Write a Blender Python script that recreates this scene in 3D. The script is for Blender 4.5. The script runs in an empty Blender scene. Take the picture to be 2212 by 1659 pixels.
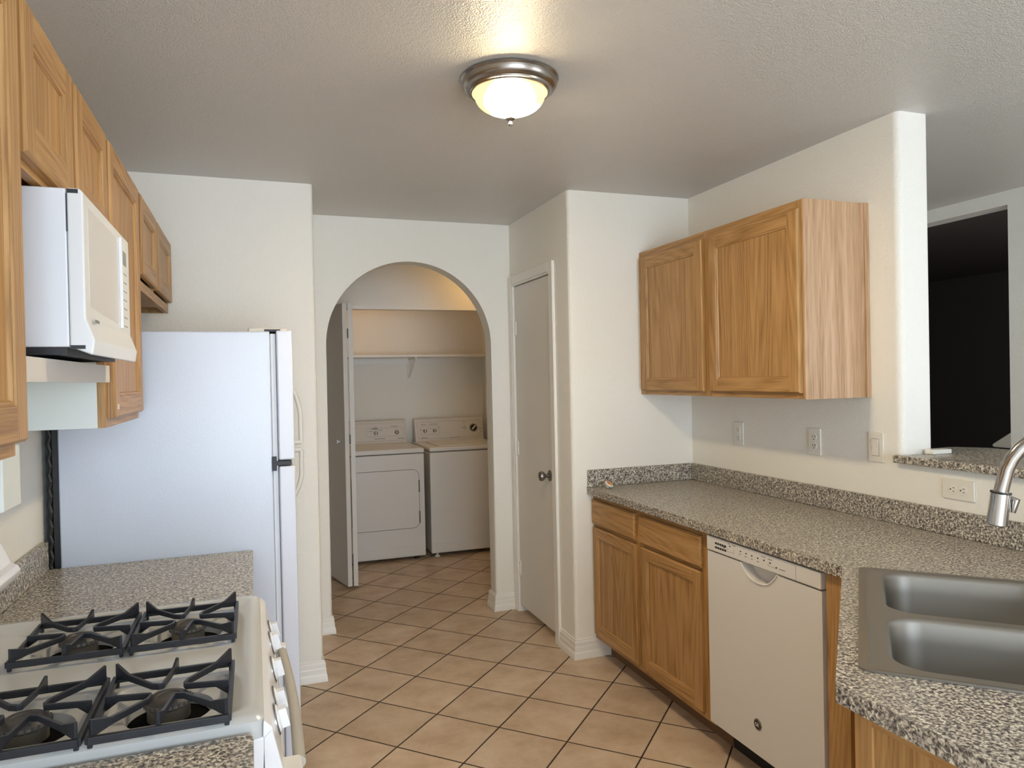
import bpy, bmesh, math, random
from mathutils import Vector, Matrix
random.seed(7)
C = bpy.context.scene.collection
S = bpy.context.scene
PI = math.pi

# ------------------------------------------------------------------ camera
F_PX, YAW, PITCH, ROLL, CAM_H = 1555.68, 0.345687, -0.009175, -0.020817, 1.5152
cy, sy = math.cos(YAW), math.sin(YAW)
fw = Vector((sy*math.cos(PITCH), cy*math.cos(PITCH), math.sin(PITCH)))
r0 = Vector((cy, -sy, 0)); u0 = r0.cross(fw)
rt = r0*math.cos(ROLL) + u0*math.sin(ROLL); up = -r0*math.sin(ROLL) + u0*math.cos(ROLL)
cam_d = bpy.data.cameras.new('camera'); cam = bpy.data.objects.new('camera', cam_d); C.objects.link(cam)
cam_d.sensor_width = 36.0; cam_d.lens = F_PX/2212*36.0; cam_d.clip_start = 0.02; cam_d.clip_end = 60
cam.matrix_world = Matrix(((rt.x, up.x, -fw.x, 0), (rt.y, up.y, -fw.y, 0), (rt.z, up.z, -fw.z, CAM_H), (0, 0, 0, 1)))
S.camera = cam

# ------------------------------------------------------------------ world, exposure, lights
S.view_settings.view_transform = 'Standard'; S.view_settings.look = 'None'
S.view_settings.gamma = 1.0; S.view_settings.exposure = 0.52; S.view_settings.use_curve_mapping = False
S.cycles.max_bounces = 14; S.cycles.diffuse_bounces = 8; S.cycles.glossy_bounces = 5; S.cycles.sample_clamp_indirect = 6.0
w = bpy.data.worlds.new('sky'); S.world = w; w.use_nodes = True
w.node_tree.nodes['Background'].inputs[0].default_value = (0.62, 0.78, 1.0, 1)
w.node_tree.nodes['Background'].inputs[1].default_value = 1.6
def area(name, loc, rot, sx, sz, power, col):
    d = bpy.data.lights.new(name, 'AREA'); d.shape = 'RECTANGLE'; d.size = sx; d.size_y = sz; d.energy = power; d.color = col
    o = bpy.data.objects.new(name, d); C.objects.link(o); o.location = loc; o.rotation_euler = rot; return o
# daylight through the big window behind the camera, and fill from an unseen side window added for the living room ceiling
area('daylight_kitchen_window', (0.65, -3.28, 1.25), (PI/2, 0, 0), 2.3, 1.9, 104, (0.74, 0.87, 1.0))
area('living_side_fill', (4.20, -1.2, 1.25), (PI/2, 0, PI/2), 2.2, 1.9, 55, (0.90, 0.94, 1.0))

# ------------------------------------------------------------------ materials
def mat(name, col=(.8, .8, .8), rough=.5, metal=0., spec=.5, bump=None, emis=None, coat=0.):
    m = bpy.data.materials.new(name); m.use_nodes = True; nt = m.node_tree; b = nt.nodes['Principled BSDF']
    b.inputs['Base Color'].default_value = (*col, 1); b.inputs['Roughness'].default_value = rough
    b.inputs['Metallic'].default_value = metal; b.inputs['Specular IOR Level'].default_value = spec
    b.inputs['Coat Weight'].default_value = coat
    if emis: b.inputs['Emission Color'].default_value = (*emis[0], 1); b.inputs['Emission Strength'].default_value = emis[1]
    if bump:
        scale, strength, dist = bump[:3]
        tc = nt.nodes.new('ShaderNodeTexCoord'); n = nt.nodes.new('ShaderNodeTexNoise'); bp = nt.nodes.new('ShaderNodeBump')
        n.inputs['Scale'].default_value = scale; n.inputs['Detail'].default_value = 3 if len(bump) < 4 else bump[3]
        nt.links.new(tc.outputs['Object'], n.inputs['Vector']); nt.links.new(n.outputs['Fac'], bp.inputs['Height'])
        bp.inputs['Strength'].default_value = strength; bp.inputs['Distance'].default_value = dist
        nt.links.new(bp.outputs['Normal'], b.inputs['Normal'])
    return m
def N(nt, t, **kw):
    n = nt.nodes.new('ShaderNode'+t)
    for k, v in kw.items(): setattr(n, k, v)
    return n
def ramp(nt, src, stops, interp='LINEAR'):
    r = N(nt, 'ValToRGB'); r.color_ramp.interpolation = interp
    el = r.color_ramp.elements
    while len(el) < len(stops): el.new(.5)
    for e, (p, c) in zip(el, stops): e.position = p; e.color = (*c, 1)
    nt.links.new(src, r.inputs[0]); return r.outputs[0]
def math_n(nt, op, a, b=None):
    n = N(nt, 'Math', operation=op)
    for i, v in enumerate((a, b)):
        if v is None: continue
        if isinstance(v, (int, float)): n.inputs[i].default_value = v
        else: nt.links.new(v, n.inputs[i])
    return n.outputs[0]
def paint(name, col, scale, strength, dist, rough=.55, spec=.35):
    # hand-textured drywall: flattened noise blobs
    m = mat(name, col, rough, spec=spec); nt = m.node_tree; b = nt.nodes['Principled BSDF']
    tc = N(nt, 'TexCoord'); n = N(nt, 'TexNoise'); n.inputs['Scale'].default_value = scale; n.inputs['Detail'].default_value = 2.5
    n2 = N(nt, 'TexNoise'); n2.inputs['Scale'].default_value = scale*.35; n2.inputs['Detail'].default_value = 1
    nt.links.new(tc.outputs['Object'], n.inputs['Vector']); nt.links.new(tc.outputs['Object'], n2.inputs['Vector'])
    h = math_n(nt, 'ADD', n.outputs['Fac'], math_n(nt, 'MULTIPLY', n2.outputs['Fac'], .6))
    mr = N(nt, 'MapRange'); mr.inputs['From Min'].default_value = .62; mr.inputs['From Max'].default_value = .98; nt.links.new(h, mr.inputs['Value'])
    bp = N(nt, 'Bump'); bp.inputs['Strength'].default_value = strength; bp.inputs['Distance'].default_value = dist
    nt.links.new(mr.outputs[0], bp.inputs['Height']); nt.links.new(bp.outputs['Normal'], b.inputs['Normal'])
    return m
def oak(name, axis, tint=(1, 1, 1), rough=.42, amp=.38, fine=.55):
    m = mat(name, rough=rough, spec=.45); nt = m.node_tree; b = nt.nodes['Principled BSDF']
    tc = N(nt, 'TexCoord'); oi = N(nt, 'ObjectInfo')
    add = N(nt, 'VectorMath', operation='ADD'); mul = N(nt, 'VectorMath', operation='MULTIPLY')
    cx = N(nt, 'CombineXYZ'); r7 = math_n(nt, 'MULTIPLY', oi.outputs['Random'], 17.)
    for i in range(3): nt.links.new(r7, cx.inputs[i])
    nt.links.new(tc.outputs['Object'], add.inputs[0]); nt.links.new(cx.outputs[0], add.inputs[1])
    sc = [5.6]*3; sc[axis] = .5; mul.inputs[1].default_value = sc; nt.links.new(add.outputs[0], mul.inputs[0])
    n = N(nt, 'TexNoise'); n.inputs['Scale'].default_value = 1.; n.inputs['Detail'].default_value = 1.2; n.inputs['Roughness'].default_value = .35
    nt.links.new(mul.outputs[0], n.inputs['Vector'])
    bands = math_n(nt, 'PINGPONG', math_n(nt, 'MULTIPLY', n.outputs['Fac'], 24.), .5)
    mul2 = N(nt, 'VectorMath', operation='MULTIPLY'); s2 = [260.]*3; s2[axis] = 7.; mul2.inputs[1].default_value = s2
    nt.links.new(add.outputs[0], mul2.inputs[0]); n2 = N(nt, 'TexNoise'); n2.inputs['Scale'].default_value = 1.; n2.inputs['Detail'].default_value = 2
    nt.links.new(mul2.outputs[0], n2.inputs['Vector'])
    mul3 = N(nt, 'VectorMath', operation='MULTIPLY'); s3 = [38.]*3; s3[axis] = 1.1; mul3.inputs[1].default_value = s3
    nt.links.new(add.outputs[0], mul3.inputs[0]); n3 = N(nt, 'TexNoise'); n3.inputs['Scale'].default_value = 1.; n3.inputs['Detail'].default_value = 2
    nt.links.new(mul3.outputs[0], n3.inputs['Vector'])
    v = math_n(nt, 'ADD', math_n(nt, 'MULTIPLY', bands, amp), math_n(nt, 'MULTIPLY', n2.outputs['Fac'], fine))
    v = math_n(nt, 'ADD', v, math_n(nt, 'MULTIPLY', n3.outputs['Fac'], .93+.0-amp if amp > .3 else .62))
    T = lambda c: tuple(a*t for a, t in zip(c, tint))
    col = ramp(nt, v, [(.40, T((.235, .112, .034))), (.55, T((.345, .187, .060))), (.70, T((.43, .243, .090))), (.9, T((.50, .298, .122)))])
    nt.links.new(col, b.inputs['Base Color'])
    bp = N(nt, 'Bump'); bp.inputs['Strength'].default_value = .12; bp.inputs['Distance'].default_value = .001
    nt.links.new(v, bp.inputs['Height']); nt.links.new(bp.outputs['Normal'], b.inputs['Normal'])
    return m
def granite(name):
    m = mat(name, rough=.33, spec=.5); nt = m.node_tree; b = nt.nodes['Principled BSDF']
    tc = N(nt, 'TexCoord')
    n = N(nt, 'TexNoise'); n.inputs['Scale'].default_value = 140; n.inputs['Detail'].default_value = 2.5; n.inputs['Distortion'].default_value = .6; n.inputs['Roughness'].default_value = .55
    n2 = N(nt, 'TexNoise'); n2.inputs['Scale'].default_value = 60; n2.inputs['Detail'].default_value = 2
    for x in (n, n2): nt.links.new(tc.outputs['Object'], x.inputs['Vector'])
    c1 = ramp(nt, n.outputs['Fac'], [(.33, (.055, .052, .052)), (.42, (.155, .143, .130)), (.48, (.27, .25, .22)), (.54, (.50, .475, .41)), (.62, (.73, .71, .64))])
    c2 = ramp(nt, n2.outputs['Fac'], [(.35, (.62, .58, .58)), (.65, (1.1, 1.08, 1.02))])
    mx = N(nt, 'MixRGB', blend_type='MULTIPLY'); mx.inputs[0].default_value = .8
    nt.links.new(c1, mx.inputs[1]); nt.links.new(c2, mx.inputs[2]); nt.links.new(mx.outputs[0], b.inputs['Base Color'])
    return m
def tile_mat():
    GA, GS, GX, GY = .7894, .3145, .3068, 3.6226
    m = mat('floor_tile', rough=.38, spec=.45); nt = m.node_tree; b = nt.nodes['Principled BSDF']
    tc = N(nt, 'TexCoord'); sub = N(nt, 'VectorMath', operation='SUBTRACT'); sub.inputs[1].default_value = (GX, GY, 0)
    nt.links.new(tc.outputs['Object'], sub.inputs[0])
    uv = []
    for vec in ((math.cos(GA), -math.sin(GA), 0), (math.sin(GA), math.cos(GA), 0)):
        d = N(nt, 'VectorMath', operation='DOT_PRODUCT'); d.inputs[1].default_value = vec; nt.links.new(sub.outputs[0], d.inputs[0])
        uv.append(math_n(nt, 'MULTIPLY', d.outputs['Value'], 1/GS))
    wob = N(nt, 'TexNoise'); wob.inputs['Scale'].default_value = 60; nt.links.new(tc.outputs['Object'], wob.inputs['Vector'])
    wv = math_n(nt, 'MULTIPLY', math_n(nt, 'SUBTRACT', wob.outputs['Fac'], .5), .006)
    dist = []
    for x in uv:
        f = math_n(nt, 'PINGPONG', math_n(nt, 'ADD', x, wv), .5)      # 0 on a joint, .5 mid tile
        dist.append(f)
    dm = math_n(nt, 'MINIMUM', dist[0], dist[1])
    mr = N(nt, 'MapRange'); mr.inputs['From Min'].default_value = .0085; mr.inputs['From Max'].default_value = .0125; nt.links.new(dm, mr.inputs['Value'])
    cell = N(nt, 'CombineXYZ')
    for i, x in enumerate(uv): nt.links.new(math_n(nt, 'FLOOR', x), cell.inputs[i])
    wn = N(nt, 'TexWhiteNoise', noise_dimensions='3D'); nt.links.new(cell.outputs[0], wn.inputs['Vector'])
    ad = N(nt, 'VectorMath', operation='MULTIPLY_ADD'); ad.inputs[1].default_value = (3, 3, 3)
    nt.links.new(wn.outputs['Color'], ad.inputs[0]); nt.links.new(tc.outputs['Object'], ad.inputs[2])
    n = N(nt, 'TexNoise'); n.inputs['Scale'].default_value = 7; n.inputs['Detail'].default_value = 6; n.inputs['Roughness'].default_value = .62
    nt.links.new(ad.outputs[0], n.inputs['Vector'])
    col = ramp(nt, n.outputs['Fac'], [(.30, (.45, .33, .225)), (.5, (.57, .44, .32)), (.72, (.66, .54, .42))])
    hs = N(nt, 'HueSaturation'); nt.links.new(col, hs.inputs['Color'])
    nt.links.new(math_n(nt, 'ADD', math_n(nt, 'MULTIPLY', wn.outputs['Value'], .14), .93), hs.inputs['Value'])
    mx = N(nt, 'MixRGB'); mx.inputs[1].default_value = (.032, .018, .012, 1)
    nt.links.new(mr.outputs[0], mx.inputs[0]); nt.links.new(hs.outputs[0], mx.inputs[2]); nt.links.new(mx.outputs[0], b.inputs['Base Color'])
    mr2 = N(nt, 'MapRange'); mr2.inputs['From Min'].default_value = .005; mr2.inputs['From Max'].default_value = .022; nt.links.new(dm, mr2.inputs['Value'])
    h = math_n(nt, 'ADD', mr2.outputs[0], math_n(nt, 'MULTIPLY', n.outputs['Fac'], .12))
    bp = N(nt, 'Bump'); bp.inputs['Strength'].default_value = .6; bp.inputs['Distance'].default_value = .003
    nt.links.new(h, bp.inputs['Height']); nt.links.new(bp.outputs['Normal'], b.inputs['Normal'])
    rr = math_n(nt, 'SUBTRACT', .85, math_n(nt, 'MULTIPLY', mr.outputs[0], .42)); nt.links.new(rr, b.inputs['Roughness'])
    return m
WALL = paint('wall_paint', (.85, .835, .775), 180, .5, .0016, .5, .3)
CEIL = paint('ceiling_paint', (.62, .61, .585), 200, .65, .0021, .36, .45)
TRIM = mat('trim_paint', (.85, .835, .79), .35, spec=.45)
DOORP = mat('door_paint', (.76, .74, .69), .42, spec=.4, bump=(40, .05, .001))
OAKZ, OAKY, OAKX = oak('oak_vertical', 2), oak('oak_along_run', 1), oak('oak_across', 0)
OAKL = oak('oak_veneer_pale', 2, (1.28, 1.45, 2.35), .5, .13, .55)
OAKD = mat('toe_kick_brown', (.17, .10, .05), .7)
GRAN = granite('granite_laminate')
TILE = tile_mat()
WHITE = mat('white_enamel', (.79, .80, .82), .22, spec=.5)
WHITE2 = mat('white_appliance', (.70, .69, .67), .28, spec=.5)
FRIDGE = mat('fridge_textured_white', (.565, .625, .73), .30, spec=.6, bump=(420, .5, .0007, 2), coat=.2)
FRIDGE.node_tree.nodes['Principled BSDF'].inputs['Coat Roughness'].default_value = .16
FDOOR = mat('fridge_door_white', (.66, .70, .79), .32, spec=.5, bump=(420, .4, .0006, 2))
GASK = mat('gasket_grey', (.70, .72, .75), .5)
BEIGE = mat('almond_plastic', (.70, .69, .64), .35)
MICRO = mat('microwave_white', (.74, .76, .80), .35)
MFRONT = mat('microwave_front', (.72, .73, .73), .3)
MWIN = mat('microwave_window', (.62, .61, .585), .25)
BLACK = mat('black_plastic', (.012, .012, .013), .45)
DARKM = mat('black_metal', (.03, .03, .032), .5, metal=.3)
GRATE = mat('grate_enamel', (.018, .020, .026), .38, spec=.5, bump=(70, .5, .001))
BURN = mat('burner_metal', (.20, .185, .16), .45, metal=.6)
BCAP = mat('burner_cap', (.06, .055, .05), .5)
COOK = mat('cooktop_enamel', (.50, .515, .515), .20, spec=.5)
STEEL = mat('stainless', (.30, .28, .25), .50, metal=1., bump=(300, .04, .0004))
CHROME = mat('chrome', (.48, .47, .46), .12, metal=1.)
NICKEL = mat('brushed_nickel', (.36, .335, .31), .27, metal=1.)
DRYW = mat('laundry_white', (.74, .725, .69), .25, spec=.5)
DRYP = mat('laundry_console', (.70, .675, .63), .3, spec=.5)
PLATE = mat('wall_plate', (.80, .79, .73), .3)
PLATEB = mat('wall_plate_ivory', (.76, .73, .66), .3)
SLOT = mat('slot_dark', (.03, .02, .015), .6)
INK = mat('print_grey', (.22, .22, .22), .6)
INKK = mat('print_black', (.02, .02, .02), .5)
LCD = mat('lcd', (.20, .22, .20), .3)
BOARD = mat('raw_board', (.62, .595, .56), .6, bump=(60, .2, .001))
MELA = mat('white_melamine', (.68, .72, .69), .45)
DARKW = mat('dark_room_shade', (.11, .10, .092), .7)  # darkness of the unlit room put into the wall colour
SHADE = None

# ------------------------------------------------------------------ mesh helpers
def BM(): return bmesh.new()
def box(bm, x0, x1, y0, y1, z0, z1, mi=0):
    vs = [bm.verts.new((x, y, z)) for x in (x0, x1) for y in (y0, y1) for z in (z0, z1)]
    for f in ((0, 1, 3, 2), (4, 6, 7, 5), (0, 4, 5, 1), (2, 3, 7, 6), (0, 2, 6, 4), (1, 5, 7, 3)):
        bm.faces.new([vs[i] for i in f]).material_index = mi
    return vs
def rpoly(pts, rad, seg=6):
    out = []; n = len(pts)
    for i, p in enumerate(pts):
        r = rad.get(i, 0) if isinstance(rad, dict) else rad
        if not r: out.append(tuple(p)); continue
        p = Vector(p); a = (Vector(pts[i-1])-p).normalized(); b = (Vector(pts[(i+1) % n])-p).normalized()
        ang = a.angle(b); t = r/math.tan(ang/2); c = p+(a+b).normalized()*(r/math.sin(ang/2))
        s = p+a*t-c; e = p+b*t-c; tot = s.angle(e); ax = 1 if (s.x*e.y-s.y*e.x) > 0 else -1
        for k in range(seg+1):
            th = ax*tot*k/seg; co, si = math.cos(th), math.sin(th)
            out.append((c.x+s.x*co-s.y*si, c.y+s.x*si+s.y*co))
    return out
def prism(bm, poly, ax, a0, a1, mi=0):
    # poly in the two axes other than ax, in order (x,y) / (x,z) / (y,z)
    def P(p, a): return {2: (p[0], p[1], a), 1: (p[0], a, p[1]), 0: (a, p[0], p[1])}[ax]
    A = [bm.verts.new(P(p, a0)) for p in poly]; B = [bm.verts.new(P(p, a1)) for p in poly]
    n = len(poly)
    bm.faces.new(A).material_index = mi; bm.faces.new(B[::-1]).material_index = mi
    for i in range(n): bm.faces.new((A[i], B[i], B[(i+1) % n], A[(i+1) % n])).material_index = mi
    return A, B
def plate(bm, outer, holes, z0, z1):
    for z in (z0, z1):
        es = []
        for lp in [outer]+holes:
            vs = [bm.verts.new((p[0], p[1], z)) for p in lp]
            es += [bm.edges.new((vs[i], vs[(i+1) % len(vs)])) for i in range(len(vs))]
        bmesh.ops.triangle_fill(bm, use_beauty=True, edges=es)
    bm.verts.ensure_lookup_table()
    for lp in [outer]+holes:
        for i in range(len(lp)):
            p, q = lp[i], lp[(i+1) % len(lp)]
            vs = [bm.verts.new((p[0], p[1], z0)), bm.verts.new((q[0], q[1], z0)), bm.verts.new((q[0], q[1], z1)), bm.verts.new((p[0], p[1], z1))]
            bm.faces.new(vs)
    bmesh.ops.remove_doubles(bm, verts=bm.verts, dist=1e-5)
def frame_of(d):
    d = Vector(d).normalized(); a = Vector((0, 0, 1)) if abs(d.z) < .9 else Vector((1, 0, 0))
    u = d.cross(a).normalized(); return u, d.cross(u)
def tube(bm, pts, r, seg=12, cap=True, squash=1.):
    pts = [Vector(p) for p in pts]; rings = []; u = None
    for i, p in enumerate(pts):
        d = (pts[min(i+1, len(pts)-1)]-pts[max(i-1, 0)]).normalized()
        if u is None: u, v = frame_of(d)
        else: u = (u-d*u.dot(d)).normalized(); v = d.cross(u)
        rr = r[i] if isinstance(r, (list, tuple)) else r
        rings.append([bm.verts.new(p+u*rr*math.cos(2*PI*k/seg)+v*rr*squash*math.sin(2*PI*k/seg)) for k in range(seg)])
    for A, B in zip(rings, rings[1:]):
        for k in range(seg): bm.faces.new((A[k], A[(k+1) % seg], B[(k+1) % seg], B[k]))
    if cap: bm.faces.new(rings[0][::-1]); bm.faces.new(rings[-1])
def lathe(bm, prof, o=(0, 0, 0), ax=(0, 0, 1), seg=40, ripple=None):
    o = Vector(o); d = Vector(ax).normalized(); u, v = frame_of(d); rings = []
    for r, h in prof:
        if r < 1e-6: rings.append([bm.verts.new(o+d*h)]); continue
        rings.append([bm.verts.new(o+d*h+(u*math.cos(2*PI*k/seg)+v*math.sin(2*PI*k/seg))*(r*(1+(ripple if ripple and k % 2 else 0)))) for k in range(seg)])
    for A, B in zip(rings, rings[1:]):
        for k in range(seg):
            k2 = (k+1) % seg
            if len(A) == 1 and len(B) == 1: continue
            if len(A) == 1: bm.faces.new((A[0], B[k2], B[k]))
            elif len(B) == 1: bm.faces.new((A[k], A[k2], B[0]))
            else: bm.faces.new((A[k], A[k2], B[k2], B[k]))
    if len(rings[0]) > 1: bm.faces.new(rings[0][::-1])
    if len(rings[-1]) > 1: bm.faces.new(rings[-1])
def ribbon(bm, pts, w, h):
    # flat bar standing on edge: width w sideways, height h(list) downwards from the point
    pts = [Vector(p) for p in pts]; rings = []
    for i, p in enumerate(pts):
        d = pts[min(i+1, len(pts)-1)]-pts[max(i-1, 0)]; d.z = 0; d.normalize(); s = Vector((-d.y, d.x, 0))*w/2
        hh = h[i] if isinstance(h, (list, tuple)) else h
        rings.append([bm.verts.new(p+s), bm.verts.new(p-s), bm.verts.new(p-s-Vector((0, 0, hh))), bm.verts.new(p+s-Vector((0, 0, hh)))])
    for A, B in zip(rings, rings[1:]):
        for k in range(4): bm.faces.new((A[k], A[(k+1) % 4], B[(k+1) % 4], B[k]))
    bm.faces.new(rings[0][::-1]); bm.faces.new(rings[-1])
def sweep_xy(bm, path, prof, left=True):
    # profile (offset outward, z) swept along an xy path with mitres; outward = left or right of travel
    P = [Vector((p[0], p[1])) for p in path]; n = len(P); rings = []
    for i, p in enumerate(P):
        ds = []
        if i > 0: ds.append((P[i]-P[i-1]).normalized())
        if i < n-1: ds.append((P[i+1]-P[i]).normalized())
        ns = [Vector((-d.y, d.x))*(1 if left else -1) for d in ds]
        m = sum(ns, Vector((0, 0)))
        m = m/(m.length**2)*len(ns) if len(ns) == 1 else m*(2/m.length_squared)
        rings.append([bm.verts.new((p.x+m.x*o, p.y+m.y*o, z)) for o, z in prof])
    k = len(prof)
    for A, B in zip(rings, rings[1:]):
        for j in range(k): bm.faces.new((A[j], A[(j+1) % k], B[(j+1) % k], B[j]))
    bm.faces.new(rings[0]); bm.faces.new(rings[-1][::-1])
def obj(name, bm, m, parent=None, bevel=0, seg=2, smooth=False, base=None):
    bmesh.ops.recalc_face_normals(bm, faces=bm.faces)
    me = bpy.data.meshes.new(name)
    o = bpy.data.objects.new(name, me); C.objects.link(o)
    if parent is not None:
        root = parent
        while root.parent: root = root.parent
        bm.transform(Matrix.Translation(-root.location)); o.parent = parent
    elif base is not None:
        bm.transform(Matrix.Translation(-Vector(base))); o.location = base
    bm.to_mesh(me); bm.free()
    for x in (m if isinstance(m, (list, tuple)) else [m]): me.materials.append(x)
    if smooth or bevel:
        for p in me.polygons: p.use_smooth = True
        me.set_sharp_from_angle(angle=math.radians(38 if smooth else 30))
    if bevel:
        b = o.modifiers.new('edge_bevel', 'BEVEL'); b.width = bevel; b.segments = seg; b.limit_method = 'ANGLE'; b.angle_limit = math.radians(35); b.harden_normals = True
    return o
def thing(name, label, cat, loc, group=None):
    o = bpy.data.objects.new(name, None); C.objects.link(o); o.location = loc; o.empty_display_size = .05
    return tag(o, label, cat, group)
def tag(o, label, cat, group=None):
    o['label'] = label; o['category'] = cat
    if group: o['group'] = group
    return o
def struct(name, bm, m, bevel=0, smooth=False, parent=None):
    o = obj(name, bm, m, parent, bevel=bevel, smooth=smooth)
    if parent is None: o['kind'] = 'structure'
    return o
def dup(root, loc, label=None, group=None, rotz=None):
    def cp(o, par):
        c = o.copy(); C.objects.link(c); c.parent = par
        for ch in [x for x in bpy.data.objects if x.parent == o]: cp(ch, c)
        return c
    c = root.copy(); C.objects.link(c); c.location = loc
    if rotz is not None: c.rotation_euler = (0, 0, rotz)
    for ch in [x for x in bpy.data.objects if x.parent == root]: cp(ch, c)
    if label: c['label'] = label
    if group: c['group'] = group
    return c
def text(name, body, size, loc, rt_, up_, m, parent, depth=.0004):
    cu = bpy.data.curves.new(name, 'FONT'); cu.body = body; cu.size = size; cu.extrude = depth; cu.align_x = 'CENTER'; cu.align_y = 'CENTER'
    t = bpy.data.objects.new(name+'_tmp', cu); C.objects.link(t); dg = bpy.context.evaluated_depsgraph_get()
    me = bpy.data.meshes.new_from_object(t.evaluated_get(dg)); bpy.data.objects.remove(t); me.name = name
    r_ = Vector(rt_).normalized(); u_ = Vector(up_).normalized(); n_ = r_.cross(u_)
    root = parent
    while root.parent: root = root.parent
    M = Matrix(((r_.x, u_.x, n_.x, 0), (r_.y, u_.y, n_.y, 0), (r_.z, u_.z, n_.z, 0), (0, 0, 0, 1)))
    me.transform(Matrix.Translation(Vector(loc)-root.location) @ M); me.materials.clear(); me.materials.append(m)
    o = bpy.data.objects.new(name, me); C.objects.link(o); o.parent = parent; return o

# ------------------------------------------------------------------ the room
XL, XA, YA, YB, XP, YC, XR, XR2, YE, H = -.66, .306, 3.754, 4.44, 1.599, 3.512, 2.3495, 2.51, 2.10, 2.509
CT, CB = .917, .881
bm = BM(); box(bm, -1.2, 9.2, -3.5, 7.2, -.1, 0); struct('floor', bm, TILE)
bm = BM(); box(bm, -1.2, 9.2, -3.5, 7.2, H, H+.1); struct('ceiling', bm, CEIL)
bm = BM(); box(bm, XL-.14, XL, -3.3, 4.0, 0, H); struct('wall_left', bm, WALL)
bm = BM(); prism(bm, rpoly([(XL, YA), (XA, YA), (XA, YB+.02), (XL, YB+.02)], {1: .022}), 2, 0, H); struct('wall_fridge_alcove', bm, WALL, smooth=True)
# arch wall
AX0, AX1, AZ = .420, 1.460, 1.73; ar = (AX1-AX0)/2; acx = (AX0+AX1)/2
pts = [(XL-.1, 0), (AX0, 0), (AX0, AZ)]+[(acx-ar*math.cos(PI*k/48), AZ+ar*math.sin(PI*k/48)) for k in range(1, 48)]+[(AX1, AZ), (AX1, 0), (1.72, 0), (1.72, H), (XL-.1, H)]
bm = BM(); A, B = prism(bm, pts, 1, YB, YB+.125)
na = 2+47+1
bm.edges.ensure_lookup_table(); es = []
for R_ in (A, B):
    for i in range(1, na+1):
        e = bm.edges.get((R_[i], R_[i+1]))
        if e: es.append(e)
bmesh.ops.bevel(bm, geom=es, offset=.02, segments=5, affect='EDGES', profile=.5)
struct('wall_arch', bm, WALL, smooth=True)
# pantry wall with doorway
DY0, DY1, DZ = 3.765, 4.375, 2.105
bm = BM(); prism(bm, rpoly([(XP, YC), (1.72, YC), (1.72, DY0), (XP, DY0)], {0: .022}), 2, 0, H)
box(bm, XP, 1.72, DY1, YB, 0, H); box(bm, XP, 1.72, DY0, DY1, DZ, H); struct('wall_pantry', bm, WALL, smooth=True)
bm = BM(); box(bm, 1.72, XR+.16, YC, YC+.12, 0, H); struct('wall_back', bm, WALL)
bm = BM(); prism(bm, rpoly([(XR, YC+.12), (XR, YE), (XR2, YE), (XR2, YC+.12)], {1: .026, 2: .022}, 8), 2, 1.153, H); box(bm, XR, XR2, .30, YC+.12, 0, 1.153); struct('wall_right', bm, WALL, smooth=True)
# walls closing the space behind the camera, window openings towards the daylight
bm = BM()
for a in ((-.8, -.6, 0, H), (-.6, 1.9, 0, .25), (-.6, 1.9, 2.25, H), (1.9, 9.2, 0, H)): box(bm, a[0], a[1], -3.22, -3.1, a[2], a[3])
struct('wall_front', bm, WALL)
def window(name, ax, c, a0, a1, z0, z1, n):
    bm = BM()
    def b(p, q, r, s_): (box(bm, p, q, c-.04, c+.04, r, s_) if ax == 'x' else box(bm, c-.04, c+.04, p, q, r, s_))
    for p in ((a0, a1, z0, z0+.05), (a0, a1, z1-.05, z1), (a0, a0+.05, z0, z1), (a1-.05, a1, z0, z1)): b(*p)
    for j in range(1, n): m_ = a0+(a1-a0)*j/n; b(m_-.03, m_+.03, z0, z1)
    struct(name, bm, TRIM)
window('window_1', 'x', -3.16, -.6, 1.9, .25, 2.25, 3)
window('added_window', 'y', 4.08, -2.35, -.05, .25, 2.25, 2)  # unseen window added in the side wall to brighten the living room ceiling
# laundry hall and closet
YO = 5.78
bm = BM(); box(bm, -.8, -.7, YB+.1, 7.0, 0, H); struct('wall_hall_left', bm, WALL)
bm = BM(); box(bm, 2.9, 3.0, YB-.8, 7.0, 0, H); struct('wall_hall_right', bm, WALL)
bm = BM(); box(bm, -.7, .50, YO, YO+.12, 0, H); box(bm, .50, 2.12, YO, YO+.12, 2.10, H); box(bm, 2.12, 2.9, YO, YO+.12, 0, H); struct('wall_closet_front', bm, WALL)
bm = BM(); box(bm, .3, 2.3, 6.74, 6.84, 0, H); box(bm, .40, .50, YO+.12, 6.74, 0, H); box(bm, 2.12, 2.22, YO+.12, 6.74, 0, H); struct('wall_closet_back', bm, WALL)
bm = BM(); box(bm, .50, 2.12, YO-.004, YO+.10, 2.082, 2.108); struct('trim_1', bm, TRIM)
# living room beyond the ledge: partition with an opening to a dark room
FX = 4.02
bm = BM(); box(bm, FX, FX+.12, -3.1, -2.35, 0, H); box(bm, FX, FX+.12, -2.35, -.05, 0, .25); box(bm, FX, FX+.12, -2.35, -.05, 2.25, H); box(bm, FX, FX+.12, -.05, 2.87, 0, H); box(bm, FX, FX+.12, 2.87, 3.95, 2.43, H); box(bm, FX, FX+.12, 3.95, 4.3, 0, H); struct('wall_living', bm, WALL)
bm = BM(); box(bm, XR2, FX, 3.95, 4.05, 0, H); struct('wall_living_back', bm, WALL)
bm = BM(); box(bm, 7.2, 7.3, 1.0, 6.5, 0, H); box(bm, FX+.12, 7.3, 6.4, 6.5, 0, H); box(bm, FX+.12, 7.3, 1.0, 1.1, 0, H); box(bm, FX+.12, FX+.14, 4.3, 6.4, 0, H)
struct('wall_dark_room', bm, DARKW)
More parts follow.
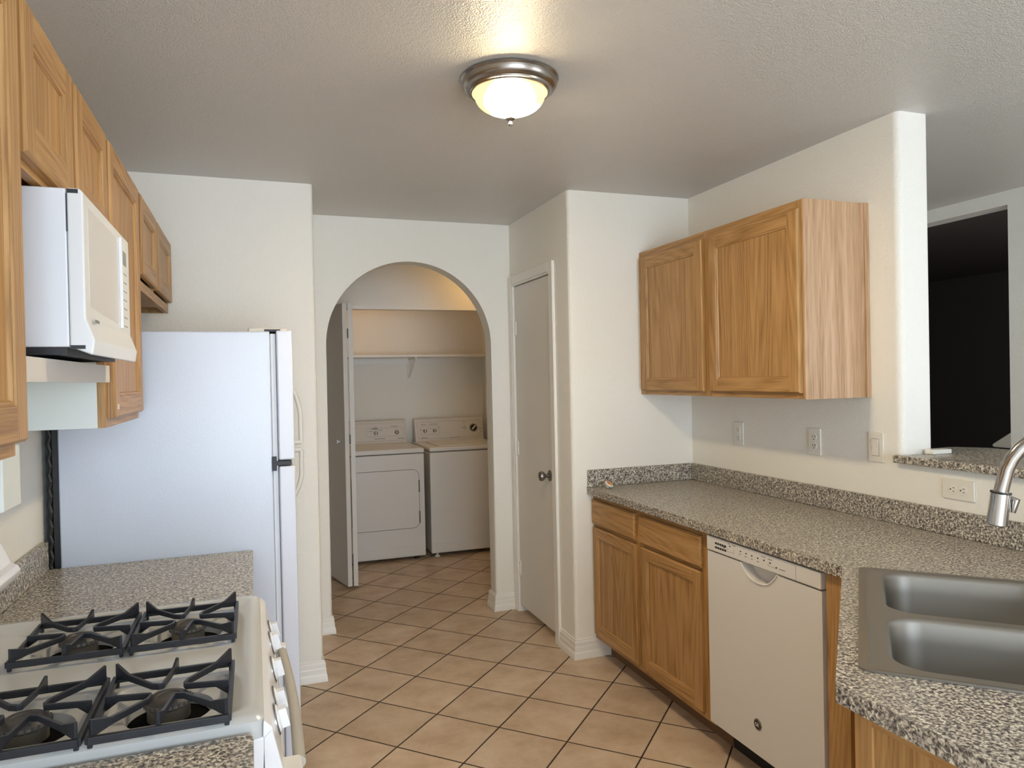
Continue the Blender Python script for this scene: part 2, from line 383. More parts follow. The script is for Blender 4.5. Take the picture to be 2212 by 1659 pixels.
bm = BM(); box(bm, FX+.125, 7.2, 1.1, 6.4, H-.02, H-.001); struct('ceiling_shade_sheet', bm, DARKW)  # dark sheet under the ceiling, carrying the unlit room's shade as colour
# baseboards
BP = [(0, 0), (.019, 0), (.019, .012), (.017, .030), (.0125, .040), (.0125, .062), (.010, .068), (.010, .088), (.006, .094), (.006, .102), (0, .106)]
def base(name, path, left): bm = BM(); sweep_xy(bm, path, BP, left); struct(name, bm, TRIM)
base('baseboard_alcove', [(.16, YA), (XA, YA), (XA, YB), (AX0, YB), (AX0, YB+.125), (.0, YB+.125)], False)
base('baseboard_arch', [(1.70, YB+.125), (AX1, YB+.125), (AX1, YB), (XP-.006, YB)], False)
base('baseboard_pantry', [(XP, 3.703), (XP, YC), (1.80, YC)], False)
base('baseboard_hall', [(-.7, YO), (.44, YO)], False)
bm = BM()   # pantry door casing
def casing(bm, a0, a1, b0, b1, horiz):
    # stepped casing strip on the wall plane x = XP
    if not horiz:
        box(bm, XP-.012, XP, a0, a1, b0, b1); box(bm, XP-.017, XP-.012, a0 if a0 < 4 else a0+.012, a1-.012 if a0 < 4 else a1, b0, b1)
    else:
        box(bm, XP-.012, XP, a0, a1, b0, b1); box(bm, XP-.017, XP-.012, a0, a1, b0+.012, b1)
casing(bm, 3.705, DY0+.006, 0, 2.165, False); casing(bm, DY1-.006, 4.434, 0, 2.165, False); casing(bm, DY0+.006, DY1-.006, DZ-.006, 2.165, True)
struct('trim_3', bm, TRIM, bevel=.003)
bm = BM(); box(bm, XP+.004, XP+.10, DY1-.006, DY1+.012, 0, DZ); box(bm, XP+.004, XP+.10, DY0-.012, DY0+.004, 0, DZ); struct('trim_4', bm, TRIM)
door = obj('door_1', (lambda b: (box(b, XP+.004, XP+.038, DY0+.008, DY1-.010, .045, DZ-.008), b)[1])(BM()), DOORP, bevel=.002); door['kind'] = 'structure'
bm = BM(); ky, kz = 3.835, .944
lathe(bm, [(.032, 0), (.032, .004), (.026, .009), (.012, .011), (.011, .030), (.018, .034), (.027, .044), (.029, .054), (.026, .064), (.012, .070), (0, .070)], (XP+.004, ky, kz), (-1, 0, 0), 32)
k_ = obj('door_knob', bm, NICKEL, door, smooth=True)
for hz in (1.83, 1.06, .285):
    bm = BM(); tube(bm, [(XP-.009, DY1-.008, hz-.045), (XP-.009, DY1-.008, hz+.045)], .0075, 10)
    box(bm, XP-.004, XP+.003, DY1-.034, DY1-.008, hz-.044, hz+.044)
    for q in (-.028, -.009, .010, .029): box(bm, XP-.018, XP-.006, DY1-.018, DY1+.0, hz+q-.0012, hz+q+.0012)
    obj('hinge', bm, TRIM, door, smooth=True)

# ------------------------------------------------------------------ cabinets
def P3(o, u, n, a, b, d): return (o[0]+u[0]*a+n[0]*d, o[1]+u[1]*a+n[1]*d, o[2]+b)
def cab_door(parent, o, u, n, wd, ht, hm, th=.019, st=.057, label=None):
    """Framed door: origin o at lower start corner of its BACK face, u along, n outward."""
    bm = BM()
    def q(pts, mi): bm.faces.new([bm.verts.new(P3(o, u, n, *p)) for p in pts]).material_index = mi
    c = .005                                             # outer edge profile
    def bar(a0, a1, b0, b1, mi): # rectangular field of the frame front
        q([(a0, b0, th), (a1, b0, th), (a1, b1, th), (a0, b1, th)], mi)
    bar(c, st, c, ht-c, 0); bar(wd-st, wd-c, c, ht-c, 0); bar(st, wd-st, c, st, 1); bar(st, wd-st, ht-st, ht-c, 1)
    # outer chamfer and sides
    for (a0, b0, a1, b1, A0, B0, A1, B1, mi) in ((0, 0, wd, 0, c, c, wd-c, c, 1), (wd, 0, wd, ht, wd-c, c, wd-c, ht-c, 0), (wd, ht, 0, ht, wd-c, ht-c, c, ht-c, 1), (0, ht, 0, 0, c, ht-c, c, c, 0)):
        q([(a0, b0, th-c), (a1, b1, th-c), (A1, B1, th), (A0, B0, th)], mi)
        q([(a0, b0, 0), (a1, b1, 0), (a1, b1, th-c), (a0, b0, th-c)], mi)
    q([(0, 0, 0), (0, ht, 0), (wd, ht, 0), (wd, 0, 0)], 0)
    # stepped bead down to the panel
    lv = [(0, th), (.0015, th-.003), (.007, th-.003), (.010, th-.009)]
    for (i0, d0), (i1, d1) in zip(lv, lv[1:]):
        a0, a1, b0, b1 = st+i0, wd-st-i0, st+i0, ht-st-i0; A0, A1, B0, B1 = st+i1, wd-st-i1, st+i1, ht-st-i1
        q([(a0, b0, d0), (a1, b0, d0), (A1, B0, d1), (A0, B0, d1)], 1); q([(a1, b0, d0), (a1, b1, d0), (A1, B1, d1), (A1, B0, d1)], 0)
        q([(a1, b1, d0), (a0, b1, d0), (A0, B1, d1), (A1, B1, d1)], 1); q([(a0, b1, d0), (a0, b0, d0), (A0, B0, d1), (A0, B1, d1)], 0)
    bmesh.ops.remove_doubles(bm, verts=bm.verts, dist=1e-5)
    d = obj('door', bm, [OAKZ, hm], parent)
    bm = BM(); i = st+.0095
    vs = [bm.verts.new(P3(o, u, n, a, b, dd)) for dd in (th-.014, th-.009) for a, b in ((i, i), (wd-i, i), (wd-i, ht-i), (i, ht-i))]
    for f in ((3, 2, 1, 0), (4, 5, 6, 7), (0, 1, 5, 4), (1, 2, 6, 5), (2, 3, 7, 6), (3, 0, 4, 7)): bm.faces.new([vs[x] for x in f])
    obj('door_panel', bm, OAKZ, d)
    if label: d['label'] = label
    return d
def drawer(parent, o, u, n, wd, ht, hm, th=.019):
    bm = BM(); c = .006
    L = [bm.verts.new(P3(o, u, n, a, b, 0)) for a, b in ((0, 0), (wd, 0), (wd, ht), (0, ht))]
    M_ = [bm.verts.new(P3(o, u, n, a, b, th-c)) for a, b in ((0, 0), (wd, 0), (wd, ht), (0, ht))]
    T_ = [bm.verts.new(P3(o, u, n, a, b, th)) for a, b in ((c, c), (wd-c, c), (wd-c, ht-c), (c, ht-c))]
    bm.faces.new(L[::-1]); bm.faces.new(T_)
    for X, Y in ((L, M_), (M_, T_)):
        for i in range(4): bm.faces.new((X[i], X[(i+1) % 4], Y[(i+1) % 4], Y[i]))
    return obj('drawer_front', bm, hm, parent)
def carcass(parent, x0, x1, y0, y1, z0, z1, face, ff=.019, stiles=(), rails=(), side=None, under=.0):
    """Box + face frame on the plane facing `face` (+1: +x, -1: -x); stiles = y ranges, rails = z ranges."""
    bm = BM()
    xb0, xb1 = (x0, x1-ff) if face > 0 else (x0+ff, x1)
    t = .015
    box(bm, xb0, xb1, y0, y0+t, z0, z1); box(bm, xb0, xb1, y1-t, y1, z0, z1)
    box(bm, xb0, xb1, y0+t, y1-t, z0+under, z0+under+t); box(bm, xb0, xb1, y0+t, y1-t, z1-t, z1)
    xw = xb0 if face > 0 else xb1-.006
    box(bm, xw, xw+.006, y0+t, y1-t, z0+under+t, z1-t)
    obj('carcass', bm, side or OAKZ, parent)
    bm = BM(); xf0, xf1 = (x1-ff, x1) if face > 0 else (x0, x0+ff)
    for a, b in stiles: box(bm, xf0, xf1, a, b, z0, z1, 0)
    sy_ = sorted(stiles)
    for (a, b), (c, d) in zip(sy_, sy_[1:]):
        for r in rails: box(bm, xf0, xf1, b, c, r[0], r[1], 1)
    obj('face_frame', bm, [OAKZ, OAKY], parent, bevel=.0008, seg=1)
# --- right wall cabinet (two doors)
t = thing('wall_cabinet', 'two-door oak wall cabinet with pale side on the right wall, above the outlets', 'cabinet', (2.19, 2.88, 1.407))
carcass(t, 2.026, XR, 2.256, YC, 1.407, 2.187, -1, stiles=((2.256, 2.30), (2.862, 2.902), (3.465, YC)), rails=((1.407, 1.445), (2.145, 2.187)))
bm = BM(); box(bm, 2.046, XR-.022, 2.250, 2.256, 1.405, 2.188); box(bm, XR-.022, XR, 2.243, 2.256, 1.405, 2.188)
sp = obj('side_panel', bm, OAKL, t); sp['label'] = 'paler oak veneer end panel'
bm = BM(); box(bm, 2.025, 2.046, 2.249, 2.256, 1.405, 2.188); obj('corner_strip', bm, OAKL, t)
cab_door(t, (2.0255, 2.850, 1.430), (0, -1, 0), (-1, 0, 0), .586, .722, OAKY)
cab_door(t, (2.0255, 3.474, 1.430), (0, -1, 0), (-1, 0, 0), .572, .722, OAKY)
# --- left wall cabinets
FXL, DXL = -.357, -.3565
def upper(label, y0, y1, z0, doors, group=None, name='wall_cabinet', side=None, dz0=.023):
    t = thing(name, label, 'cabinet', (-.5, (y0+y1)/2, z0), 'wall cabinets on the left wall')
    st = [(y0, y0+.03)]+[((a[1]+b[0])/2-.019, (a[1]+b[0])/2+.019) for a, b in zip(doors, doors[1:])]+[(y1-.03, y1)]
    carcass(t, XL, FXL, y0, y1, z0, 2.187, 1, stiles=st, rails=((z0, z0+.036), (2.15, 2.187)), side=side, under=.02)
    for a, b in doors: cab_door(t, (DXL, a, z0+dz0), (0, 1, 0), (1, 0, 0), b-a, 2.157-z0-dz0, OAKY)
    return t
upper('oak wall cabinet at the left edge of the photo, nearest the camera', .58, 1.345, 1.407, [(.60, .965), (.975, 1.343)])
upper('short two-door oak cabinet directly above the microwave', 1.345, 2.10, 1.885, [(1.372, 1.712), (1.748, 2.086)], dz0=.014)
t = upper('tall single-door oak cabinet between the microwave and the fridge', 2.10, 2.66, 1.407, [(2.124, 2.632)])
bm = BM(); box(bm, XL, FXL-.019, 2.097, 2.10, 1.407, 1.886); p_ = obj('side_panel', bm, MELA, t); p_['label'] = 'white melamine side'
bm = BM(); box(bm, FXL-.019, FXL, 2.0975, 2.10, 1.407, 2.187); obj('frame_edge', bm, OAKZ, t)
bm = BM(); box(bm, -.3378, -.3368, 2.152, 2.156, 1.452, 1.466); box(bm, -.3378, -.3368, 2.166, 2.170, 1.452, 1.466); obj('adhesive_pad', bm, PLATE, t)
upper('short two-door oak cabinet high above the refrigerator', 2.665, 3.65, 1.842, [(2.688, 3.100), (3.135, 3.632)], dz0=.045)
# --- microwave shelf board
t = thing('microwave_shelf', 'raw unfinished board shelf carrying the microwave', 'shelf', (-.5, 1.72, 1.524))
bm = BM(); box(bm, -.36, -.342, 1.346, 2.075, 1.524, 1.566); obj('front_board', bm, BOARD, t)
bm = BM(); box(bm, XL, -.36, 1.346, 2.096, 1.548, 1.564); obj('shelf_board', bm, BOARD, t)
# --- base cabinets, right run
t = thing('base_cabinet', 'oak base cabinet with two drawers over two doors, left of the dishwasher', 'cabinet', (2.0, 2.97, 0))
carcass(t, 1.719, XR-.01, 2.44, YC-.001, .10, CB, -1, stiles=((2.44, 2.515), (2.985, 3.045), (3.495, YC-.001)), rails=((.10, .145), (.69, .735), (.845, CB)))
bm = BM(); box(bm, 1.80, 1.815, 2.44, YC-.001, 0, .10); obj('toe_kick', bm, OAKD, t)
OX = 1.7185
drawer(t, (OX, 3.500, .722), (0, -1, 0), (-1, 0, 0), .455, .130, OAKY); drawer(t, (OX, 3.000, .722), (0, -1, 0), (-1, 0, 0), .498, .130, OAKY)
cab_door(t, (OX, 3.492, .128), (0, -1, 0), (-1, 0, 0), .462, .576, OAKY, st=.05); cab_door(t, (OX, 2.985, .128), (0, -1, 0), (-1, 0, 0), .478, .576, OAKY, st=.05)
# filler stile + corner sink cabinet
t = thing('filler_panel', 'narrow vertical oak filler strip right of the dishwasher', 'panel', (1.71, 1.77, 0))
bm = BM(); box(bm, 1.700, 1.719, 1.722, 1.815, .09, CB); obj('board', bm, OAKZ, t, bevel=.001, seg=1)
t = thing('sink_cabinet', 'oak corner cabinet below the sink', 'cabinet', (1.7, 1.2, 0))
bm = BM(); prism(bm, [(1.09, 1.06), (1.735, 1.69), (2.34, 1.69), (2.34, .43), (1.09, .43)], 2, .10, .70); obj('carcass', bm, OAKZ, t)
bm = BM(); prism(bm, [(1.09, 1.06), (1.13, 1.06), (1.13, .43), (1.09, .43)], 2, .70, CB); prism(bm, [(1.13, 1.06), (1.735, 1.69), (1.76, 1.69), (1.155, 1.06)], 2, .70, CB); obj('top_rail', bm, OAKZ, t)
bm = BM(); box(bm, 1.071, 1.09, 1.035, 1.075, .10, CB, 0); box(bm, 1.071, 1.09, .43, .47, .10, CB, 0); box(bm, 1.071, 1.09, .47, 1.035, .10, .14, 1); box(bm, 1.071, 1.09, .47, 1.035, .85, CB, 1); obj('end_frame', bm, [OAKZ, OAKY], t)
bm = BM(); box(bm, 1.076, 1.09, .47, 1.035, .14, .85); obj('end_panel', bm, OAKZ, t)
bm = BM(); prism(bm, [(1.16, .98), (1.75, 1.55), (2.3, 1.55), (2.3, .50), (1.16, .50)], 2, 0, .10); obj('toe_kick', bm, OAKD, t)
# left base cabinets
for y0, y1, lab in ((2.10, 2.70, 'base cabinet between the stove and the refrigerator'), (.60, 1.305, 'base cabinet in the near left corner beside the stove')):
    t = thing('base_cabinet', 'oak '+lab, 'cabinet', (-.35, (y0+y1)/2, 0))
    carcass(t, XL, -.045, y0, y1, .10, CB, 1, stiles=((y0, y0+.04), (y1-.04, y1)), rails=((.10, .145), (.69, .735), (.845, CB)))
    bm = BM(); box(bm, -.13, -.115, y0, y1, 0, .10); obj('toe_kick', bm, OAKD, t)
    drawer(t, (-.0445, y0+.02, .722), (0, 1, 0), (1, 0, 0), y1-y0-.04, .130, OAKY); cab_door(t, (-.0445, y0+.02, .128), (0, 1, 0), (1, 0, 0), y1-y0-.04, .576, OAKY)

# ------------------------------------------------------------------ countertops
E1 = Vector((.7141, .7001)).normalized(); E2 = Vector((E1.y, -E1.x)); S0 = Vector((1.1228, 1.1133))
def sk(a, b): p = S0+E1*a+E2*b; return (p.x, p.y)
t = thing('countertop', 'long speckled granite-look countertop along the right wall, bending around the sink', 'countertop', (2.0, 2.2, CB))
outer = rpoly([(1.68, YC-.001), (1.68, 1.725), (1.035, 1.085), (1.048, .43), (XR-.001, .43), (XR-.001, YC-.001)], {1: .03, 2: .012}, 5)
hole = [sk(.02, .02), sk(.80, .02), sk(.80, .53), sk(.02, .53)]
bm = BM(); plate(bm, outer, [hole], CB, CT); obj('worktop', bm, GRAN, t, bevel=.010, seg=4)
bm = BM(); box(bm, XR-.021, XR-.001, .43, YC-.001, CT, 1.009); obj('backsplash', bm, GRAN, t, bevel=.004)
bm = BM(); box(bm, 1.682, XR-.021, YC-.021, YC-.001, CT, 1.009); obj('backsplash', bm, GRAN, t, bevel=.004)
for y0, y1, lab in ((2.099, 2.735, 'small speckled countertop between the stove and the refrigerator'), (.60, 1.305, 'speckled countertop piece in the bottom left corner, in front of the stove')):
    t = thing('countertop', lab, 'countertop', (-.33, (y0+y1)/2, CB))
    bm = BM(); plate(bm, rpoly([(XL+.001, y0), (-.012, y0), (-.012, y1), (XL+.001, y1)], {1: .01, 2: .012}, 4), [], CB, CT); obj('worktop', bm, GRAN, t, bevel=.008, seg=4)
    bm = BM(); box(bm, XL+.001, XL+.022, y0, y1-.012, CT, 1.012); obj('backsplash', bm, GRAN, t, bevel=.004)
bm = BM()
lo = rpoly([(2.318, .30), (2.318, 2.123), (2.3485, 2.123), (2.3485, 2.099), (2.511, 2.099), (2.511, 2.215), (2.76, 2.23), (2.85, 2.12), (2.85, .30)], {1: .01, 6: .05, 7: .09}, 6)
prism(bm, lo, 2, 1.155, 1.185); o = obj('bar_ledge', bm, GRAN, bevel=.006, seg=3, base=(2.5, 1.3, 1.155)); tag(o, 'raised speckled bar ledge on the half wall behind the faucet', 'ledge')

# ------------------------------------------------------------------ sink and faucet
t = thing('kitchen_sink', 'double-bowl stainless steel sink set diagonally in the corner countertop', 'sink', (*sk(.41, .28), CT))
bowls = [((.032, .372), (.055, .47)), ((.405, .795), (.055, .47))]
def rr(a0, a1, b0, b1, r, seg=7): return [sk(*p) for p in rpoly([(a0, b0), (a1, b0), (a1, b1), (a0, b1)], r, seg)]
bm = BM(); holes = [rr(a[0], a[1], b[0], b[1], .075) for a, b in bowls]
plate(bm, rr(.0, .826, -.002, .56, .022, 5), holes, CT+.0005, CT+.005)
obj('rim', bm, STEEL, t, smooth=True)
bm = BM()   # raised bead round the deck
loop = rr(.018, .808, .016, .542, .02, 4); loop2 = rr(.024, .802, .022, .536, .016, 4)
for lp0, lp1, z0, z1 in ((loop, loop2, CT+.0085, CT+.0052),):
    A = [bm.verts.new((*p, z0)) for p in lp0]; B = [bm.verts.new((*p, z1)) for p in lp1]; O_ = [bm.verts.new((*p, CT+.0052)) for p in rr(.006, .820, .004, .554, .02, 4)]
    for i in range(len(A)): j = (i+1) % len(A); bm.faces.new((A[i], A[j], B[j], B[i])); bm.faces.new((O_[i], O_[j], A[j], A[i]))
obj('rim_bead', bm, STEEL, t, smooth=True)
for (a, b) in bowls:
    bm = BM(); prev = None
    prof = [(0, .005, .075), (.003, .003, .074), (.007, -.006, .072), (.012, -.05, .070), (.018, -.12, .068), (.028, -.150, .062), (.045, -.167, .05), (.07, -.172, .03)]
    for ins, dz, r in prof:
        lp = rr(a[0]+ins, a[1]-ins, b[0]+ins, b[1]-ins, r); vs = [bm.verts.new((*p, CT+dz)) for p in lp]
        if prev:
            for i in range(len(vs)): j = (i+1) % len(vs); bm.faces.new((prev[i], prev[j], vs[j], vs[i]))
        prev = vs
    bm.faces.new(prev)
    bw = obj('bowl', bm, STEEL, t, smooth=True)
    bm = BM(); cx_, cy_ = sk((a[0]+a[1])/2, (b[0]+b[1])/2); lathe(bm, [(0, .002), (.02, .001), (.038, .004), (.042, .0015), (.042, .0), (0, 0)], (cx_, cy_, CT-.1718)); obj('drain', bm, CHROME, bw, smooth=True)
t = thing('faucet', 'chrome gooseneck pull-down faucet at the right edge of the photo', 'faucet', (*sk(.385, .60), CT))
bx, by = sk(.385, .60); tip = Vector((1.601, 1.1785, 1.153)); b0_ = Vector((bx, by, CT+.0003))
hd = (Vector((tip.x, tip.y, 0))-Vector((bx, by, 0))); L_ = hd.length; hd.normalize()
bm = BM(); lathe(bm, [(.031, 0), (.031, .006), (.024, .012), (.022, .07), (.020, .12), (0, .12)], b0_); obj('base', bm, CHROME, t, smooth=True)
R_ = (L_-.012)/2; ztop = 1.232; path = [b0_+Vector((0, 0, .1)), Vector((bx, by, ztop))]
for k in range(1, 17):
    th = PI*k/18; path.append(Vector((bx, by, ztop))+hd*(R_-R_*math.cos(th))+Vector((0, 0, R_*math.sin(th))))
path.append(tip+Vector((0, 0, .078))-hd*.009)
bm = BM(); tube(bm, path, .0155, 20); obj('spout', bm, CHROME, t, smooth=True)
ax = (tip-path[-1]).normalized(); bm = BM()
lathe(bm, [(.0165, 0), (.0200, .004), (.0203, .012), (.0208, .05), (.0213, (tip-path[-1]).length-.002), (.019, (tip-path[-1]).length), (0, (tip-path[-1]).length)], path[-1], ax, 28)
sh = obj('spray_head', bm, CHROME, t, smooth=True)
bm = BM(); q_ = path[-1]+ax*.014+Vector((.0155, -.0145, 0)); tube(bm, [q_, q_+Vector((.006, -.006, -.004)), q_+Vector((.002, -.002, -.034))], [.004, .009, .005], 10); obj('spray_button', bm, CHROME, sh, smooth=True)
bm = BM(); lathe(bm, [(.0212, .001), (.0216, .003), (.0212, .005)], path[-1], ax, 28); obj('seam_ring', bm, BLACK, sh)
bm = BM(); hb = b0_+Vector((0, 0, .06)); tube(bm, [hb, hb+Vector((.035, -.035, .01)), hb+Vector((.075, -.075, .05))], [.012, .009, .006], 12); obj('lever', bm, CHROME, t, smooth=True)

# ------------------------------------------------------------------ dishwasher
t = thing('dishwasher', 'white built-in dishwasher under the right countertop', 'dishwasher', (2.0, 2.13, 0))
y0, y1 = 1.822, 2.434
bm = BM(); box(bm, 1.734, 2.30, y0+.004, y1-.004, .10, CB-.006); obj('body', bm, WHITE2, t)
yc = 2.128; pr = []
for k in range(25): q_ = -1+2*k/24; pr.append((yc+q_*.098, .812-.054*(1-abs(q_)**2.6)))
bm = BM(); prism(bm, [(y0, .13), (y0, .812)]+pr+[(y1, .812), (y1, .13)], 0, 1.690, 1.7335); dd = obj('door', bm, WHITE2, t)   # scooped grip cut into the top edge
bm = BM(); box(bm, 1.686, 1.733, y0, y1, .817, CB-.008); pn = obj('control_panel', bm, WHITE2, t, bevel=.004)
bm = BM(); tube(bm, [(1.6895, a, b) for a, b in pr], .0035, 10); obj('grip_lip', bm, WHITE2, t, smooth=True)
bm = BM()
for r_ in range(2):
    for k in range(5): a = 2.372-k*.0145; bm = BM(); box(bm, 1.6850, 1.6865, a-.0055, a+.0055, .852-r_*.016-.004, .852-r_*.016+.004); obj('vent_slot', bm, BLACK, pn)
for a, b in ((2.32, .846), (2.285, .858), (2.222, .853), (2.190, .852), (2.158, .851), (2.125, .850), (2.092, .850), (2.060, .848), (2.028, .839)): bm = BM(); box(bm, 1.6850, 1.6865, a-.003, a+.003, b-.0022, b+.0022); obj('indicator_light', bm, INKK, pn)
bm = BM()
for a, b, w_ in ((2.335, .847, .010), (2.29, .866, .012), (2.26, .865, .020), (2.225, .842, .010), (2.192, .840, .012), (2.158, .839, .008), (2.125, .838, .010), (2.095, .862, .022), (2.060, .860, .022), (2.000, .838, .030)): bm = BM(); box(bm, 1.6854, 1.6865, a-w_/2, a+w_/2, b-.0012, b+.0012); obj('button_lettering', bm, INK, pn)
bm = BM()
for a, b, c_, d_ in ((2.42, 1.935, .868, .8685), (1.9330, 1.9340, .818, .868), (2.26, 2.30, .836, .8366), (2.2995, 2.3, .836, .850), (2.2615, 2.2620, .836, .850), (2.03, 2.07, .836, .8366), (2.07, 2.0705, .836, .848)):
    bm = BM(); box(bm, 1.6855, 1.6862, min(a, b), max(a, b), c_, d_); obj('panel_seam', bm, INK, pn)
bd = Vector((1.6895, 2.145, .243)); bm = BM(); lathe(bm, [(0, .0035), (.0165, .0035), (.0165, .0015), (.0205, .0015), (.0205, 0), (0, 0)], bd, (-1, 0, 0), 28); lg = obj('badge', bm, NICKEL, t, smooth=True)
bm = BM(); lathe(bm, [(0, .0040), (.0155, .0040), (.0155, .003)], bd, (-1, 0, 0), 28); dk = obj('badge_disc', bm, BLACK, lg)
text('badge_lettering', 'GE', .018, bd+Vector((-.0044, 0, 0)), (0, -1, 0), (0, 0, 1), PLATE, lg)
bm = BM(); box(bm, 1.80, 1.815, y0, y1, .0, .10); obj('toe_panel', bm, BLACK, t)

# ------------------------------------------------------------------ refrigerator
t = thing('refrigerator', 'white top-freezer refrigerator between the counter and the back wall', 'refrigerator', (-.25, 3.11, 0))
y0, y1 = 2.742, 3.48
bm = BM(); box(bm, -.610, .062, y0, y1, .03, 1.700); obj('cabinet', bm, FRIDGE, t, bevel=.006)
bm = BM(); box(bm, .0625, .082, y0+.012, y1-.012, .11, 1.692); obj('gasket', bm, GASK, t, bevel=.004)
bm = BM(); box(bm, .083, .140, y0, y1, 1.232, 1.703); fz = obj('freezer_door', bm, FDOOR, t, bevel=.007)
bm = BM(); box(bm, .083, .140, y0, y1, .115, 1.210); fd = obj('fridge_door', bm, FDOOR, t, bevel=.007)
hy = 3.42
def fh(parent, z0, z1, flip):
    bm = BM(); ps = []
    for k in range(15):
        s = k/14; z = z0+(z1-z0)*s; q = (1-(s if not flip else 1-s)); x = .140+.064*(1-(1-q)**2.6 if q < 1 else 1)
        ps.append((.140+.062*math.sin(min(1., (q if True else q)*1.6)*PI/2), hy, z))
    tube(bm, ps, .011, 10); e = ps[0] if not flip else ps[-1]
    tube(bm, [(e[0], hy, e[2]), (.138, hy, e[2])], .011, 10)
    obj('handle', bm, BEIGE, parent, smooth=True)
fh(fz, 1.24, 1.545, False); fh(fd, .95, 1.205, True)
bm = BM(); box(bm, .066, .128, y0+.002, y0+.03, 1.213, 1.229); box(bm, .060, .076, y0-.002, y0+.012, 1.195, 1.246); tube(bm, [(.11, y0+.016, 1.208), (.11, y0+.016, 1.234)], .008, 10); obj('hinge', bm, DARKM, t, bevel=.001)
bm = BM(); box(bm, -.012, .128, y0+.13, y0+.22, 1.701, 1.722); obj('hinge_cover', bm, BEIGE, t, bevel=.006)
bm = BM(); box(bm, .045, .10, y0+.03, y0+.13, 1.7005, 1.709); obj('top_hinge', bm, DARKM, t)
bm = BM(); box(bm, .02, .10, y0+.01, y1-.01, .02, .105); obj('kick_grille', bm, BLACK, t)
bm = BM(); box(bm, -.628, -.611, y0+.01, y1-.01, .06, 1.66)
for k in range(30): tube(bm, [(-.634, y0+.012, .1+k*.05), (-.640, y0+.012, .125+k*.05), (-.634, y0+.012, .15+k*.05)], .006, 6)
obj('condenser_back', bm, BLACK, t)

# ------------------------------------------------------------------ gas stove
t = thing('gas_stove', 'white gas stove with black grates at the lower left', 'stove', (-.32, 1.70, 0))
y0, y1 = 1.318, 2.092; cyy = (y0+y1)/2
bm = BM(); box(bm, -.63, .012, y0+.004, y1-.004, .06, .900); obj('body', bm, WHITE, t, bevel=.004)
# top: rim around a slightly sunken deck, with the four burner wells left open
bm = BM(); ro = rpoly([(-.645, y0), (.006, y0), (.006, y1), (-.645, y1)], .022, 5); ri = rpoly([(-.60, y0+.035), (-.022, y0+.035), (-.022, y1-.035), (-.60, y1-.035)], .03, 5); rk = rpoly([(-.59, y0+.050), (-.036, y0+.050), (-.036, y1-.050), (-.59, y1-.050)], .022, 5); rl = rpoly([(-.640, y0+.010), (-.003, y0+.010), (-.003, y1-.010), (-.640, y1-.010)], .020, 5)
rings = [(ro, .900), (ro, .930), (rl, .938), (ri, .939), (rk, .930)]; prev = None
for lp, z in rings:
    vs = [bm.verts.new((*p, z)) for p in lp]
    if prev:
        for i in range(len(vs)): j = (i+1) % len(vs); bm.faces.new((prev[i], prev[j], vs[j], vs[i]))
    prev = vs
BUR = [(-.382, 1.870), (-.157, 1.870), (-.157, 1.448), (-.382, 1.448)]
es = [bm.edges.get((prev[i], prev[(i+1) % len(prev)])) for i in range(len(prev))]; wells = []
for bx_, by_ in BUR:
    lp = rpoly([(bx_-.098, by_-.112), (bx_+.098, by_-.112), (bx_+.098, by_+.112), (bx_-.098, by_+.112)], .03, 5)
    vs = [bm.verts.new((*p, .930)) for p in lp]; wells.append((vs, bx_, by_)); es += [bm.edges.new((vs[i], vs[(i+1) % len(vs)])) for i in range(len(vs))]
bmesh.ops.triangle_fill(bm, use_beauty=True, edges=es)
for vs, bx_, by_ in wells:
    n = len(vs); v2 = [bm.verts.new((bx_+(v.co.x-bx_)*.93, by_+(v.co.y-by_)*.93, .921)) for v in vs]
    ci = [[bm.verts.new((bx_+r_*math.cos(2*PI*k/36), by_+r_*math.sin(2*PI*k/36), z)) for k in range(36)] for r_, z in ((.076, .9205), (.069, .902))]
    for i in range(n): j = (i+1) % n; bm.faces.new((vs[i], vs[j], v2[j], v2[i]))
    for i in range(36): j = (i+1) % 36; bm.faces.new((ci[0][i], ci[0][j], ci[1][j], ci[1][i]))
    es = [bm.edges.get((v2[i], v2[(i+1) % n])) for i in range(n)]+[bm.edges.get((ci[0][i], ci[0][(i+1) % 36])) for i in range(36)]
    bmesh.ops.triangle_fill(bm, use_beauty=True, edges=es)
obj('cooktop', bm, COOK, t, smooth=True)
for bx_, by_ in BUR: bm = BM(); lathe(bm, [(.074, 0), (.074, .002), (0, .002)], (bx_, by_, .9005), seg=24); obj('burner_well', bm, mat('well_shade', (.006, .006, .006), .95, spec=.05) if bx_ == BUR[0][0] and by_ == BUR[0][1] else bpy.data.materials['well_shade'], t)  # black disc paints in the darkness inside the burner hole
